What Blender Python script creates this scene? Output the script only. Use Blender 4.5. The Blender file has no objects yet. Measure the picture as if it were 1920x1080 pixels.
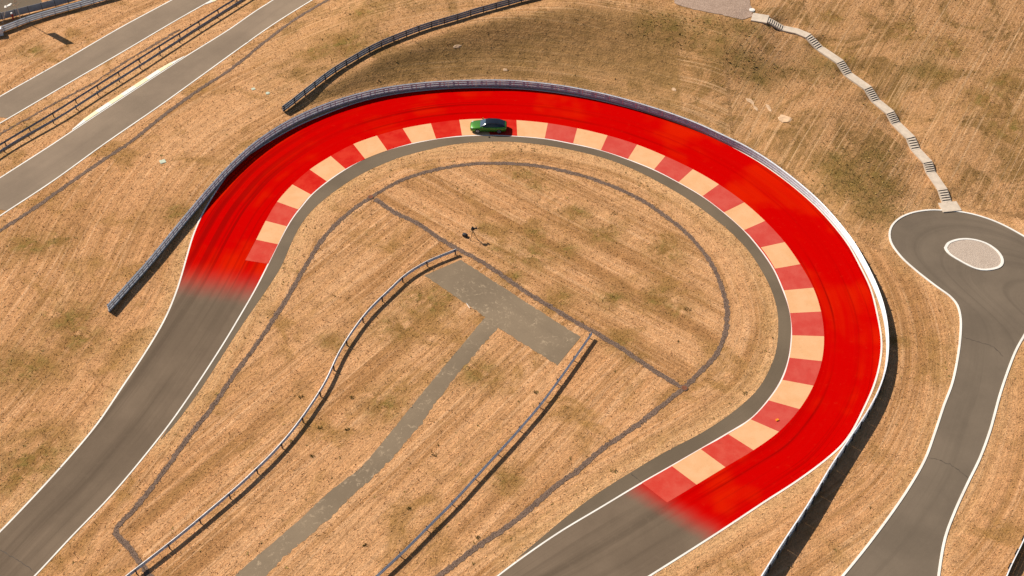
import bpy, bmesh, math, random
import numpy as np
from mathutils import Vector, Matrix
R = math.radians
random.seed(4); rng = np.random.default_rng(7)
scene = bpy.context.scene
col = scene.collection

# ------------------------------------------------------------------ camera, sky, sun, exposure
CAM_H, PITCH = 110.0, 45.2
cd = bpy.data.cameras.new('drone_camera'); cam = bpy.data.objects.new('drone_camera', cd); col.objects.link(cam)
cam.location = (0, 0, CAM_H); cam.rotation_euler = (R(90 - PITCH), 0, 0)
cd.sensor_width = 36; cd.lens = 45.0; cd.clip_start = 1; cd.clip_end = 9000
scene.camera = cam
SUN_EL, SHADOW_DIR = 40.0, -38.0          # shadows run towards +x, -y
world = bpy.data.worlds.new('World'); scene.world = world; world.use_nodes = True
wn = world.node_tree; bg = wn.nodes['Background']
sky = wn.nodes.new('ShaderNodeTexSky'); sky.sky_type = 'NISHITA'; sky.sun_disc = False
sky.sun_elevation = R(SUN_EL)
tox, toy = -math.cos(R(SHADOW_DIR)), -math.sin(R(SHADOW_DIR))      # direction to the sun on the ground
sky.sun_rotation = math.atan2(tox, toy)
wn.links.new(sky.outputs['Color'], bg.inputs['Color']); bg.inputs['Strength'].default_value = 0.05
sl = bpy.data.lights.new('sun', 'SUN'); sl.energy = 4.6; sl.angle = R(0.5); sl.color = (1.0, 0.91, 0.78)
so = bpy.data.objects.new('sun', sl); col.objects.link(so)
tosun = Vector((tox * math.cos(R(SUN_EL)), toy * math.cos(R(SUN_EL)), math.sin(R(SUN_EL))))
so.rotation_euler = tosun.to_track_quat('Z', 'Y').to_euler(); so.location = (-60, 200, 120)
scene.view_settings.view_transform = 'Standard'; scene.view_settings.look = 'None'
scene.view_settings.exposure = 0.5; scene.view_settings.gamma = 1.0

# ------------------------------------------------------------------ site plan, metres (x right, y away from the viewer)
D = {"OUT":[[-54.427,71.003],[-52.189,74.422],[-46.004,87.102],[-43.994,93.409],[-42.111,99.88],[-41.12,104.398],[-40.618,109.205],[-40.48,115.284],[-40.383,118.5],[-39.994,122.116],[-39.349,125.216],[-38.493,128.509],[-37.111,132.338],[-35.046,135.377],[-33.17,137.561],[-29.916,140.852],[-26.144,143.681],[-21.888,146.327],[-17.477,148.079],[-11.833,149.282],[-6.119,149.792],[-0.382,149.664],[3.815,149.155],[7.606,148.331],[11.36,147.2],[15.062,145.768],[18.706,144.108],[22.281,142.228],[25.768,140.021],[29.119,137.213],[32.352,134.129],[34.209,132.005],[37.145,127.971],[39.844,123.243],[42.165,117.222],[43.009,112.906],[43.524,109.205],[43.464,104.747],[43.097,100.466],[42.239,97.162],[40.789,93.566],[38.916,90.092],[37.189,87.176],[35.668,85.206],[33.275,82.992],[29.713,80.209],[26.604,78.039],[21.76,74.551],[17.389,71.502],[13.719,68.976],[9.878,66.342]],"INN":[[-49.564,65.111],[-47.134,69.037],[-44.57,73.715],[-41.635,78.847],[-37.828,87.176],[-36.214,91.467],[-34.63,96.19],[-33.215,100.718],[-32.201,104.311],[-30.958,108.932],[-30.073,112.906],[-29.307,116.637],[-28.477,120.194],[-27.893,122.116],[-27.195,123.759],[-26.094,126.269],[-24.278,128.94],[-22.246,131.342],[-19.6,133.792],[-16.844,135.491],[-13.594,136.867],[-10.22,137.909],[-6.805,138.492],[-3.661,138.668],[-0.22,138.551],[4.526,137.909],[8.069,136.867],[11.928,135.491],[15.422,133.567],[18.835,131.342],[21.936,128.724],[24.681,126.057],[27.219,122.781],[29.33,119.444],[30.936,115.862],[31.651,113.851],[32.17,111.969],[32.611,109.205],[32.949,106.331],[32.888,103.444],[32.369,100.466],[31.619,97.569],[30.228,94.354],[28.54,91.776],[26.218,89.036],[23.525,87.102],[17.039,82.71],[13.465,80.346],[9.11,77.304],[4.614,74.164],[0.0,70.446],[-1.583,69.037],[-5.182,65.754]],"SHO":[[-38.11,85.931],[-36.752,88.586],[-35.01,93.096],[-31.942,102.585],[-30.642,106.242],[-29.35,109.935],[-28.432,112.906],[-27.74,116.93],[-26.997,120.294],[-25.773,123.346],[-23.68,126.48],[-21.159,129.482],[-18.513,131.783],[-14.745,134.242],[-11.216,135.719],[-8.716,136.637],[-4.37,137.329],[-0.219,137.387],[3.634,136.809],[8.101,135.605],[12.564,133.792],[16.014,131.673],[19.352,128.94],[22.575,125.847],[25.34,122.524],[27.789,118.996],[29.568,115.573],[30.811,111.597],[31.383,108.751],[31.571,105.185],[31.166,101.987],[30.575,99.215],[29.344,96.19],[27.681,93.331],[25.117,90.549],[20.795,87.102],[16.444,84.415],[12.423,81.591],[8.912,78.982],[5.482,75.983],[2.701,73.268],[0.267,70.879]],"R1U":[[-76.137,143.499],[-72.861,147.764],[-65.623,156.942],[-59.502,164.995],[-53.219,172.488],[-47.67,179.354]],"R1L":[[-74.289,137.329],[-71.047,141.329],[-64.012,150.367],[-57.998,158.024],[-51.648,166.289],[-47.273,171.735],[-40.902,179.78]],"R2U":[[-71.824,124.486],[-67.83,129.917],[-62.737,136.867],[-60.637,139.902],[-48.328,157.347],[-43.177,164.14],[-39.514,169.649],[-37.4,172.395],[-32.127,178.069]],"R2L":[[-69.458,116.735],[-65.631,122.116],[-60.545,129.048],[-55.468,136.867],[-49.621,145.336],[-45.157,152.175],[-38.475,162.344],[-35.009,166.858],[-30.953,171.154],[-25.125,176.397]],"G_TL":[[-67.774,115.573],[-64.892,119.493],[-62.377,122.729],[-58.6,128.294],[-55.319,133.007],[-52.366,136.982],[-48.416,143.742],[-44.671,149.345],[-41.503,153.482],[-38.155,158.977],[-35.898,162.461],[-32.891,166.442],[-28.784,170.471],[-24.061,173.866]],"G_TL2":[[-72.037,137.098],[-70.412,139.078],[-64.783,145.83],[-60.297,150.881],[-57.389,155.201],[-50.331,164.424]],"G_LOOP":[[-34.486,67.231],[-36.254,69.524],[-38.723,72.444],[-40.378,74.358],[-39.102,76.84],[-37.874,79.525],[-36.429,83.134],[-34.761,87.25],[-33.145,90.854],[-31.615,95.149],[-29.77,99.63],[-28.229,103.877],[-26.583,109.023],[-25.333,113.378],[-24.095,117.222],[-22.423,120.696],[-20.31,123.759],[-18.407,125.847],[-16.455,127.757],[-13.637,129.917],[-9.257,131.783],[-4.86,132.672],[-0.214,132.728],[3.567,132.227],[7.101,131.121],[10.584,129.59],[13.992,127.543],[17.296,124.903],[19.63,122.218],[21.94,119.195],[23.638,116.055],[24.755,112.906],[25.399,109.387],[25.631,105.888],[25.115,102.585],[24.24,99.88],[22.935,97.569],[21.198,95.548],[19.3,93.409],[17.335,91.467],[14.658,88.961],[12.793,87.324],[10.064,85.134],[7.076,82.079],[4.19,79.525],[2.043,77.304],[0.0,75.264],[-3.655,72.318],[-6.873,69.341],[-9.895,66.637]],"G_DIAG":[[-17.828,125.531],[-14.95,122.832],[-12.247,120.999],[-9.625,118.5],[-6.998,116.249],[-3.624,113.662],[-0.195,110.394],[0.969,109.205],[4.77,105.888],[7.854,103.272],[10.098,101.562],[12.353,99.63],[14.495,97.569],[16.656,95.548],[19.015,93.566]],"PAD":[[-6.338,114.136],[-10.762,111.411],[-3.158,104.398],[-1.566,102.585],[5.239,96.756],[8.025,101.139]],"PTH_L":[[-2.414,105.624],[-3.158,104.398],[-6.46,98.801],[-9.315,93.959],[-13.137,87.25],[-16.05,82.429],[-19.126,79.185],[-22.125,75.329],[-25.648,71.252],[-29.212,66.933]],"PTH_R":[[-0.63,103.877],[-1.566,102.585],[-3.1,100.466],[-6.347,95.149],[-10.58,87.25],[-12.319,84.415],[-14.029,81.939],[-16.929,78.307],[-19.999,74.358],[-22.404,71.815],[-24.296,69.158],[-26.082,66.933]],"RR_L":[[70.323,111.04],[66.558,115.959],[64.585,118.402],[62.309,120.696],[60.162,122.116],[57.723,123.037],[55.463,123.346],[53.572,123.266],[51.351,122.637],[49.522,121.529],[48.183,120.014],[47.609,118.489],[47.565,116.91],[48.299,114.613],[49.471,112.437],[50.683,110.579],[51.66,109.205],[52.732,107.758],[53.216,106.331],[53.1,104.311],[52.421,101.562],[51.068,97.569],[49.582,93.959],[47.942,90.854],[46.155,87.25],[44.194,83.488],[41.833,80.003],[39.143,76.509],[35.765,72.444],[32.725,69.037],[30.155,66.342]],"RR_R":[[71.626,111.04],[65.647,107.4],[62.267,104.572],[59.767,101.308],[58.206,99.049],[56.436,95.949],[54.571,92.395],[53.222,89.563],[52.065,87.176],[50.011,83.488],[47.968,80.346],[45.662,76.641],[43.898,73.396],[42.226,69.037],[41.264,66.047]],"ISL":[[54.093,116.37],[54.715,117.222],[56.39,117.909],[58.049,117.835],[59.67,116.978],[60.669,115.404],[60.747,113.851],[60.049,112.789],[58.268,112.25],[57.018,112.484],[55.389,113.851],[54.249,115.284]],"SEAM":[[[52.642,101.167],[53.963,100.493],[55.727,99.657],[56.437,98.169]],[[44.638,83.653],[46.353,82.945],[47.498,81.822],[48.136,80.988]],[[-51.861,72.274],[-50.275,71.397],[-48.339,70.157],[-47.264,69.299]],[[12.591,81.543],[13.585,80.437]]],"FLAT":[[-60.96,54.01],[-64.14,62.61],[-54.78,72.15],[-52.55,75.68],[-47.33,88.24],[-45.17,94.38],[-43.28,101.34],[-41.94,105.65],[-41.47,109.23],[-41.24,115.8],[-40.8,122.76],[-17.67,120.73],[-12.58,54.01]],"PATCH":[[-10.891,107.429,2.2],[-8.047,108.509,2.0],[-13.783,102.613,2.2],[-9.232,106.094,1.6],[11.455,118.731,2.0],[13.225,120.226,1.4],[0.0,111.071,1.6],[2.649,114.836,2.4],[-1.996,115.797,1.2],[19.698,105.653,1.4],[17.297,107.429,1.8],[12.172,107.429,1.8],[12.405,100.493,1.5],[14.126,98.415,1.2],[-55.953,96.378,3.0],[-52.313,103.905,3.0],[-51.336,83.511,3.4],[-52.284,80.712,2.0],[-50.242,100.493,2.4],[-43.196,122.763,2.0],[-60.124,116.767,2.4],[-57.028,117.744,2.0],[-25.113,158.331,3.0],[-28.889,156.419,2.0],[-22.451,164.897,2.0],[-71.253,158.886,2.0],[1.061,130.17,1.5],[3.513,128.544,1.5],[8.228,122.763,1.6],[-3.722,119.726,1.0],[-19.77,99.657,1.0],[-3.635,95.574,2.0],[-6.106,97.188,1.5],[-14.209,90.879,2.0],[-0.562,80.712,1.5],[-21.089,100.493,1.2],[19.291,115.797,2.0],[5.766,107.429,1.6],[-69.154,145.252,1.5],[-67.639,141.009,1.5],[58.78,109.235,0.6],[64.745,141.092,2.5],[67.821,145.067,2],[61.783,151.477,2],[67.226,136.168,2.5],[56.406,154.867,2],[59.346,146.506,1.5],[46.384,158.711,1.5],[47.476,150.433,1.2],[43.485,153.915,1.2],[50.643,141.827,1.2],[42.85,129.759,2],[44.291,125.873,2.2],[47.586,128.771,1.5],[45.185,123.064,1.6],[2.695,118.731,1.6],[6.652,115.797,1.4],[0.0,114.836,1.4],[39.676,93.985,1.5],[44.659,100.493,1.2]],"BAR":[[-47.923,105.16,1.15],[-46.681,108.142,1.1],[-44.729,112.744,1.1],[-41.996,119.977,1.1411111111111112],[-39.384,126.607,1.2022222222222223],[-37.046,131.75,1.2522222222222223],[-34.588,135.972,1.3],[-31.47,139.815,1.3],[-28.145,142.807,1.3],[-24.667,145.129,1.3],[-21.077,146.931,1.3],[-17.403,148.251,1.3],[-11.78,149.394,1.3],[-6.09,149.841,1.3],[-0.381,149.841,1.3],[3.798,149.266,1.3],[7.572,148.441,1.3],[11.305,147.244,1.3],[14.989,145.81,1.3],[18.606,144.024,1.3],[22.156,142.082,1.3],[25.615,139.815,1.3],[28.961,137.133,1.292857142857143],[31.253,135.212,1.2678571428571428],[34.068,132.213,1.2357142857142858],[36.999,128.212,1.2],[39.713,123.614,1.1642857142857141],[42.061,117.784,1.15],[43.023,114.11,1.15],[43.911,108.093,1.15],[43.961,103.68,1.15],[43.394,99.443,1.15],[42.534,96.172,1.15],[41.122,92.821,1.1797],[39.294,89.632,1.23505],[36.718,85.95,1.3012],[33.647,81.624,1.3821999999999999],[30.286,76.524,1.42],[27.311,72.342,1.42],[25.168,69.251,1.42],[22.882,65.795,1.42]],"FEN":[[-32.073,143.852],[-28.661,147.888],[-25.419,151.565],[-22.682,153.921],[-19.727,156.074],[-15.941,158.044],[-12.112,159.82],[-7.056,161.412],[-1.577,163.413],[3.167,165.035],[7.906,165.558]],"RA":[[-71.39,133.139],[-69.364,136.086],[-63.528,143.651],[-59.574,149.128],[-55.75,154.449],[-51.951,159.717],[-48.244,164.77],[-44.397,170.016],[-40.236,175.542]],"RB":[[-70.932,131.582],[-67.919,136.086],[-62.631,142.439],[-58.706,147.989],[-54.881,153.263],[-51.24,158.483],[-47.451,163.915],[-43.682,169.128],[-38.831,175.75]],"GL":[[-6.88,115.295],[-10.355,113.2],[-12.905,110.866],[-14.563,108.49],[-16.913,104.932],[-18.567,101.489],[-19.848,97.99],[-20.842,93.973],[-22.134,90.487],[-23.899,86.605],[-25.824,83.295],[-27.005,81.611],[-28.167,79.957],[-30.715,76.798],[-33.415,73.551],[-36.275,70.354],[-37.912,68.585],[-40.274,65.849]],"GR":[[9.238,101.151],[7.123,97.337],[5.21,93.973],[3.24,90.64],[1.219,87.636],[0.0,85.876],[-3.26,81.403],[-5.686,77.995],[-8.298,74.707],[-10.82,71.532],[-13.419,68.524],[-15.738,65.732]],"BRB":[[53.049,74.988],[50.75,71.617],[49.7,70.131],[48.517,68.307],[46.894,65.756]],"STAIR":[[34.69,158.207,6.37,"L",0],[36.905,157.521,6.37,"F",8],[39.242,156.711,5.37,"L",0],[40.982,156.034,5.37,"L",0],[42.473,154.824,5.37,"F",7],[44.056,152.919,4.495,"L",0],[46.283,149.668,4.495,"F",7],[47.309,147.838,3.62,"L",0],[49.392,144.716,3.62,"F",7],[50.374,142.835,2.745,"L",0],[51.763,140.312,2.745,"F",6],[52.406,138.803,1.995,"L",0],[53.706,135.788,1.995,"F",5],[54.155,133.952,1.37,"L",0],[55.139,131.386,1.37,"F",5],[55.375,129.941,0.745,"L",0],[56.11,126.502,0.745,"F",5],[56.408,124.8,0.12,"L",0],[56.672,123.039,0.12,"E",0]],"KERB":[[-33.007,114.072,-30.079,113.409],[-32.204,117.744,-29.34,116.864],[-31.452,121.356,-28.599,120.327],[-30.463,125.041,-27.591,123.411],[-28.926,128.361,-26.276,126.303],[-26.957,131.488,-24.463,129.008],[-24.462,134.279,-22.268,131.543],[-21.663,136.824,-19.704,133.716],[-18.531,138.706,-16.849,135.528],[-15.059,140.296,-13.677,137.02],[-11.328,141.403,-10.321,138.005],[-7.427,142.207,-6.775,138.706],[-3.383,142.448,-3.042,138.881],[0.668,142.147,0.696,138.624],[4.888,141.487,4.566,138.063],[9.031,140.331,8.273,137.054],[13.092,138.764,12.006,135.562],[16.986,136.789,15.505,133.716],[20.684,134.279,18.853,131.543],[24.117,131.543,21.954,128.9],[27.249,128.436,24.763,126.145],[30.069,124.937,27.27,122.896],[32.355,121.234,29.357,119.626],[34.225,117.352,31.131,116.281],[35.56,113.314,32.326,112.561],[36.495,109.235,32.87,108.753],[36.747,105.213,33.015,105.064],[36.42,101.277,32.707,101.421],[35.49,97.392,31.861,97.923],[33.917,93.694,30.549,94.578],[31.803,90.307,28.575,91.569],[29.12,87.2,26.264,88.91],[26.034,84.675,23.492,86.795],[22.684,82.382,20.232,84.725],[19.329,80.059,16.965,82.487],[16.096,77.826,13.671,80.299]],"PT":{"car":[-3.389,140.177],"tripod":[-4.904,118.039],"bag":[-5.922,118.434],"sq1":[-46.908,133.155],"sq2":[-37.045,149.386],"disc2":[-34.819,148.254],"disc":[34.914,159.893],"mh1":[-18.412,125.881],"mh2":[19.358,93.356],"orange":[29.115,88.76],"stick0":[-5.423,106.537],"stick1":[-5.023,105.785],"rock1":[37.256,139.749],"rock2":[33.077,143.517],"rock3":[33.686,142.282],"rock4":[35.386,142.054],"rock5":[-8.013,156.567],"rock6":[-0.928,153.17],"rock7":[22.946,147.569],"pole":[-75.145,167.13],"poletip":[-66.206,160.26],"block":[-76.977,162.911],"hyd":[-76.308,167.203],"junk":[-78.186,169.253],"kA0":[-60.653,139.941],"kA1":[-48.341,157.39],"kB0":[-47.624,171.333],"kB1":[-44.559,175.587],"barTL0":[-78.745,162.911],"barTL1":[-77.297,163.475],"barTL2":[-73.298,166.623],"barTL3":[-67.594,169.992],"barTL4":[-60.98,173.748],"barTL5":[-55.693,176.712],"fnTL0":[-79.647,166.045],"fnTL1":[-78.225,166.768],"fnTL2":[-75.071,168.371],"fnTL3":[-71.003,170.437],"fnTL4":[-68.097,172.083],"fnTL5":[-63.69,174.664],"post0":[50.629,162.398],"posttip":[54.014,159.527],"boom0":[-77.696,166.334],"gv0":[23.899,165.273],"gv1":[23.819,161.547],"gv2":[26.383,159.97],"gv3":[33.061,157.466],"gv4":[34.889,158.468],"gv5":[34.835,162.376],"gv6":[34.742,164.903],"fadeL0":[-40.405,114.836],"fadeL1":[-30.016,112.937],"fadeR0":[14.703,80.368],"fadeR1":[21.413,75.285],"rub":[-37.368,122.763]},"WEED":[[-8.464,84.009],[-23.519,92.032],[-17.863,92.032],[-20.971,87.643],[-18.045,87.495],[20.969,105.653],[13.027,122.763],[25.98,92.653],[-10.702,77.126],[-14.863,72.653],[-21.429,83.866],[10.751,81.961],[-24.514,165.123],[-3.517,73.544],[2.69,92.809]],"CTRL":[[32.63,144.357,2.52],[37.646,137.841,2.016],[42.149,129.764,1.26],[43.948,123.924,0.8],[45.694,118.407,0.3],[31.998,137.33,0.4],[37.475,130.361,0.3],[-32.202,150.879,0.5],[-28.184,157.395,1.5],[-20.617,162.23,2.9],[-12.769,164.97,3.9],[-35.336,163.163,0.4],[-25.363,169.712,1.8],[-39.673,154.183,0.0],[-36.081,145.252,0.0],[-32.061,143.286,0.1],[29.614,161.208,6.5],[22.68,161.944,6.3],[14.993,164.242,6.2],[3.2,167.381,5.6],[35.983,162.258,6.552],[42.648,165.504,7.224],[54.317,164.963,7.56],[66.016,164.692,7.728],[78.164,166.013,7.812],[39.03,148.767,3.864],[43.861,141.259,3.024],[48.243,132.562,1.68],[50.444,125.194,0.6],[49.217,157.335,6.132],[55.334,148.741,4.788],[59.089,137.714,3.024],[62.381,128.978,1.008],[65.932,123.455,0.3],[68.366,135.087,3.276],[71.499,148.147,5.208],[66.921,154.505,6.216],[72.174,130.433,2.52],[70.558,120.51,0.2],[63.613,119.726,0.0],[53.015,120.729,0.0],[55.877,115.797,0.0],[61.224,111.071,0.0],[46.641,103.905,0.0],[48.988,87.866,0.0],[37.443,74.056,0.0],[51.721,80.712,0.0],[63.006,95.574,0.0],[53.338,70.899,0.0],[-72.863,147.742,0.0],[-60.942,162.348,0.0],[-52.402,172.535,0.0],[-67.91,130.17,0.0],[-57.127,145.252,0.0],[-45.137,163.759,0.0],[-36.629,172.977,0.2],[-65.249,120.729,0.0],[-51.871,138.063,0.0],[-56.964,114.836,0.0],[-46.269,128.006,0.0],[-58.159,95.574,0.0],[-48.348,80.712,0.0],[-45.852,145.252,0.0],[-39.085,135.756,0.0],[-77.377,163.759,0.0],[-70.408,168.078,0.0],[-63.215,172.535,0.0],[-83.947,169.548,0.0],[-74.183,176.654,0.3],[-56.246,179.797,0.3],[-76.337,139.233,0.0],[-68.307,112.937,0.0],[-29.894,145.406,0.35],[-29.318,145.892,0.45],[-28.741,146.379,0.55],[-28.162,146.869,0.65],[-27.581,147.36,0.75],[-26.961,147.853,0.85],[-26.339,148.349,0.95],[-25.715,148.846,1.05],[-25.09,149.345,1.15],[-23.913,150.188,1.35],[-22.731,151.037,1.55],[-21.544,151.892,1.75],[-20.35,152.753,1.95],[-19.609,153.232,2.075],[-18.865,153.713,2.2],[-18.12,154.195,2.325],[-17.373,154.68,2.45],[-16.389,155.148,2.588],[-15.404,155.618,2.725],[-14.416,156.09,2.862],[-13.425,156.563,3.0],[-12.123,157.119,3.175],[-10.818,157.677,3.35],[-9.508,158.237,3.525],[-8.195,158.799,3.7],[-6.989,159.123,3.875],[-5.782,159.447,4.05],[-4.574,159.772,4.225],[-3.364,160.097,4.4],[-2.524,160.262,4.475],[-1.683,160.426,4.55],[-0.842,160.591,4.625],[0.0,160.756,4.7],[0.881,160.852,4.775],[1.763,160.947,4.85],[2.644,161.042,4.925],[3.526,161.138,5.0],[4.348,161.147,5.062],[5.169,161.156,5.125],[5.99,161.165,5.188],[6.811,161.175,5.25],[8.527,161.04,5.338],[10.239,160.905,5.425],[11.948,160.771,5.512],[13.655,160.636,5.6],[15.095,160.28,5.65],[16.53,159.924,5.7],[17.961,159.569,5.75],[19.388,159.215,5.8],[20.885,158.556,5.825],[22.374,157.899,5.85],[23.855,157.245,5.875],[25.329,156.595,5.9],[26.759,155.55,5.875],[28.178,154.514,5.85],[29.587,153.486,5.825],[30.984,152.466,5.8],[-30.944,145.349,0.3],[-30.238,146.117,0.43],[-29.529,146.89,0.56],[-28.816,147.667,0.69],[-28.1,148.45,0.82],[-27.38,149.237,0.95],[-26.47,150.167,1.11],[-25.554,151.104,1.27],[-24.634,152.048,1.43],[-23.707,152.999,1.59],[-22.776,153.957,1.75],[-22.182,154.357,1.86],[-21.588,154.757,1.97],[-20.992,155.159,2.08],[-20.395,155.562,2.19],[-19.796,155.966,2.3],[-19.041,156.384,2.42],[-18.285,156.803,2.54],[-17.527,157.223,2.66],[-16.767,157.645,2.78],[-16.005,158.068,2.9],[-14.853,158.546,3.04],[-13.697,159.024,3.18],[-12.539,159.505,3.32],[-11.378,159.988,3.46],[-10.214,160.472,3.6],[-9.276,160.734,3.74],[-8.336,160.997,3.88],[-7.396,161.261,4.02],[-6.455,161.525,4.16],[-5.513,161.789,4.3],[-4.415,162.159,4.39],[-3.314,162.529,4.48],[-2.212,162.901,4.57],[-1.107,163.274,4.66],[0.0,163.648,4.75],[0.792,163.94,4.82],[1.586,164.232,4.89],[2.381,164.525,4.96],[3.177,164.818,5.03],[3.975,165.113,5.1],[-29.503,144.825,0.21],[-29.047,144.148,0.077],[-29.051,145.191,0.27],[-28.74,144.373,0.099],[-28.601,145.544,0.33],[-28.439,144.57,0.121],[-27.328,146.454,0.39],[-26.355,145.97,0.143],[-26.897,146.837,0.45],[-26.1,146.226,0.165],[-26.427,147.22,0.51],[-25.805,146.48,0.187],[-25.948,147.596,0.57],[-25.492,146.718,0.209],[-25.466,147.962,0.63],[-25.175,146.931,0.231],[-24.987,148.319,0.69],[-24.867,147.122,0.253],[-23.22,149.392,0.81],[-22.411,148.463,0.297],[-22.325,150.028,0.93],[-21.851,148.85,0.341],[-21.426,150.643,1.05],[-21.289,149.185,0.385],[-19.597,151.603,1.17],[-18.719,150.262,0.429],[-19.044,151.957,1.245],[-18.385,150.47,0.457],[-18.489,152.306,1.32],[-18.049,150.665,0.484],[-17.933,152.65,1.395],[-17.716,150.848,0.512],[-17.38,152.991,1.47],[-17.39,151.021,0.539],[-16.658,153.317,1.553],[-16.972,151.18,0.569],[-14.437,153.958,1.635],[-13.31,152.022,0.6],[-13.713,154.304,1.717],[-12.893,152.221,0.63],[-12.985,154.646,1.8],[-12.472,152.41,0.66],[-12.031,155.041,1.905],[-11.923,152.617,0.699],[-11.079,155.43,2.01],[-11.383,152.809,0.737],[-8.574,155.94,2.115],[-7.483,153.261,0.776],[-7.619,156.345,2.22],[-6.946,153.483,0.814],[-6.743,156.577,2.325],[-6.455,153.607,0.853],[-5.867,156.805,2.43],[-5.966,153.723,0.891],[-4.992,157.03,2.535],[-5.481,153.831,0.93],[-4.12,157.252,2.64],[-5.002,153.933,0.968],[-1.929,157.37,2.685],[-1.235,153.998,0.985],[-1.322,157.489,2.73],[-0.9,154.062,1.001],[-0.714,157.606,2.775],[-0.564,154.123,1.018],[-0.106,157.722,2.82],[-0.229,154.181,1.034],[0.53,157.787,2.865],[0.12,154.211,1.05],[1.165,157.851,2.91],[0.468,154.239,1.067],[1.799,157.914,2.955],[0.814,154.263,1.083],[3.602,157.816,3.0],[3.691,153.941,1.1],[4.194,157.823,3.038],[4.015,153.944,1.114],[4.785,157.828,3.075],[4.338,153.944,1.127],[5.376,157.832,3.112],[4.66,153.942,1.141],[5.966,157.835,3.15],[4.98,153.938,1.155],[8.258,157.5,3.203],[7.945,153.369,1.174],[9.489,157.401,3.255],[8.614,153.312,1.194],[10.716,157.298,3.307],[9.278,153.246,1.213],[12.992,156.855,3.36],[12.218,152.443,1.232],[14.025,156.599,3.39],[12.777,152.306,1.243],[15.054,156.342,3.42],[13.332,152.163,1.254],[16.079,156.083,3.45],[13.882,152.015,1.265],[18.143,155.422,3.48],[16.691,150.996,1.276],[19.217,154.95,3.495],[17.271,150.743,1.281],[20.284,154.477,3.51],[17.845,150.485,1.287],[22.369,153.502,3.525],[20.635,149.135,1.293],[23.425,153.035,3.54],[21.204,148.882,1.298],[24.452,152.288,3.525],[21.76,148.483,1.293],[-41.996,119.977,0.0],[-37.046,131.75,0.0],[-31.47,139.815,0.0],[-24.667,145.129,0.0],[-17.403,148.251,0.0],[-6.09,149.841,0.0],[3.798,149.266,0.0],[11.305,147.244,0.0],[18.606,144.024,0.0],[25.615,139.815,0.0],[31.253,135.212,0.0],[36.999,128.212,0.0],[42.061,117.784,0.0],[43.911,108.093,0.0],[43.394,99.443,0.0],[41.122,92.821,0.0],[36.718,85.95,0.0],[30.286,76.524,0.0],[-27.868,95.574,0.0],[-10.085,103.905,0.0],[2.743,122.763,0.0],[15.127,103.905,0.0],[18.776,77.325,0.0],[-14.617,80.712,0.0],[2.249,80.712,0.0],[-35.815,74.056,0.0],[-19.202,70.899,0.0],[-4.425,140.414,0.0],[37.187,103.905,0.0],[34.69,158.207,6.34],[36.905,157.521,6.34],[39.242,156.711,5.34],[40.982,156.034,5.34],[42.473,154.824,5.34],[44.056,152.919,4.465],[46.283,149.668,4.465],[47.309,147.838,3.59],[49.392,144.716,3.59],[50.374,142.835,2.715],[51.763,140.312,2.715],[52.406,138.803,1.965],[53.706,135.788,1.965],[54.155,133.952,1.34],[55.139,131.386,1.34],[55.375,129.941,0.715],[56.11,126.502,0.715],[56.408,124.8,0.09],[56.672,123.039,0.09]],"GREEN":[[19.722,157.961],[23.07,156.509],[28.404,157.058],[25.971,154.651],[29.514,152.413],[31.603,150.476],[33.77,149.273],[35.136,147.642],[33.246,155.822],[22.381,157.891],[42.457,131.718],[43.531,129.697],[44.526,127.281],[42.566,127.911],[46.203,124.937],[47.182,122.673],[48.679,126.978],[43.682,149.811],[57.367,147.667],[48.277,132.656]]}
PT = D['PT']

# ------------------------------------------------------------------ helpers
def link(o): col.objects.link(o); return o
def tag(o, label=None, cat=None, group=None, kind=None):
    if label: o['label'] = label
    if cat: o['category'] = cat
    if group: o['group'] = group
    if kind: o['kind'] = kind
    return o
def empty(name, loc, rz=0):
    o = bpy.data.objects.new(name, None); o.location = loc; o.rotation_euler = (0, 0, rz); o.empty_display_size = .3
    return link(o)
def mesh(name, v, f, mats=None, smooth=False, fm=None):
    me = bpy.data.meshes.new(name); me.from_pydata([tuple(map(float, a)) for a in v], [], f); me.update()
    if mats is not None:
        for m in (mats if isinstance(mats, (list, tuple)) else [mats]): me.materials.append(m)
    if fm: me.polygons.foreach_set('material_index', fm)
    if smooth: me.polygons.foreach_set('use_smooth', [True] * len(me.polygons))
    return me
def ob(name, me, parent=None, loc=None, rz=None):
    o = bpy.data.objects.new(name, me); link(o)
    if parent is not None:
        o.parent = parent
    if loc is not None: o.location = loc
    if rz is not None: o.rotation_euler = (0, 0, rz)
    return o
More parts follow.
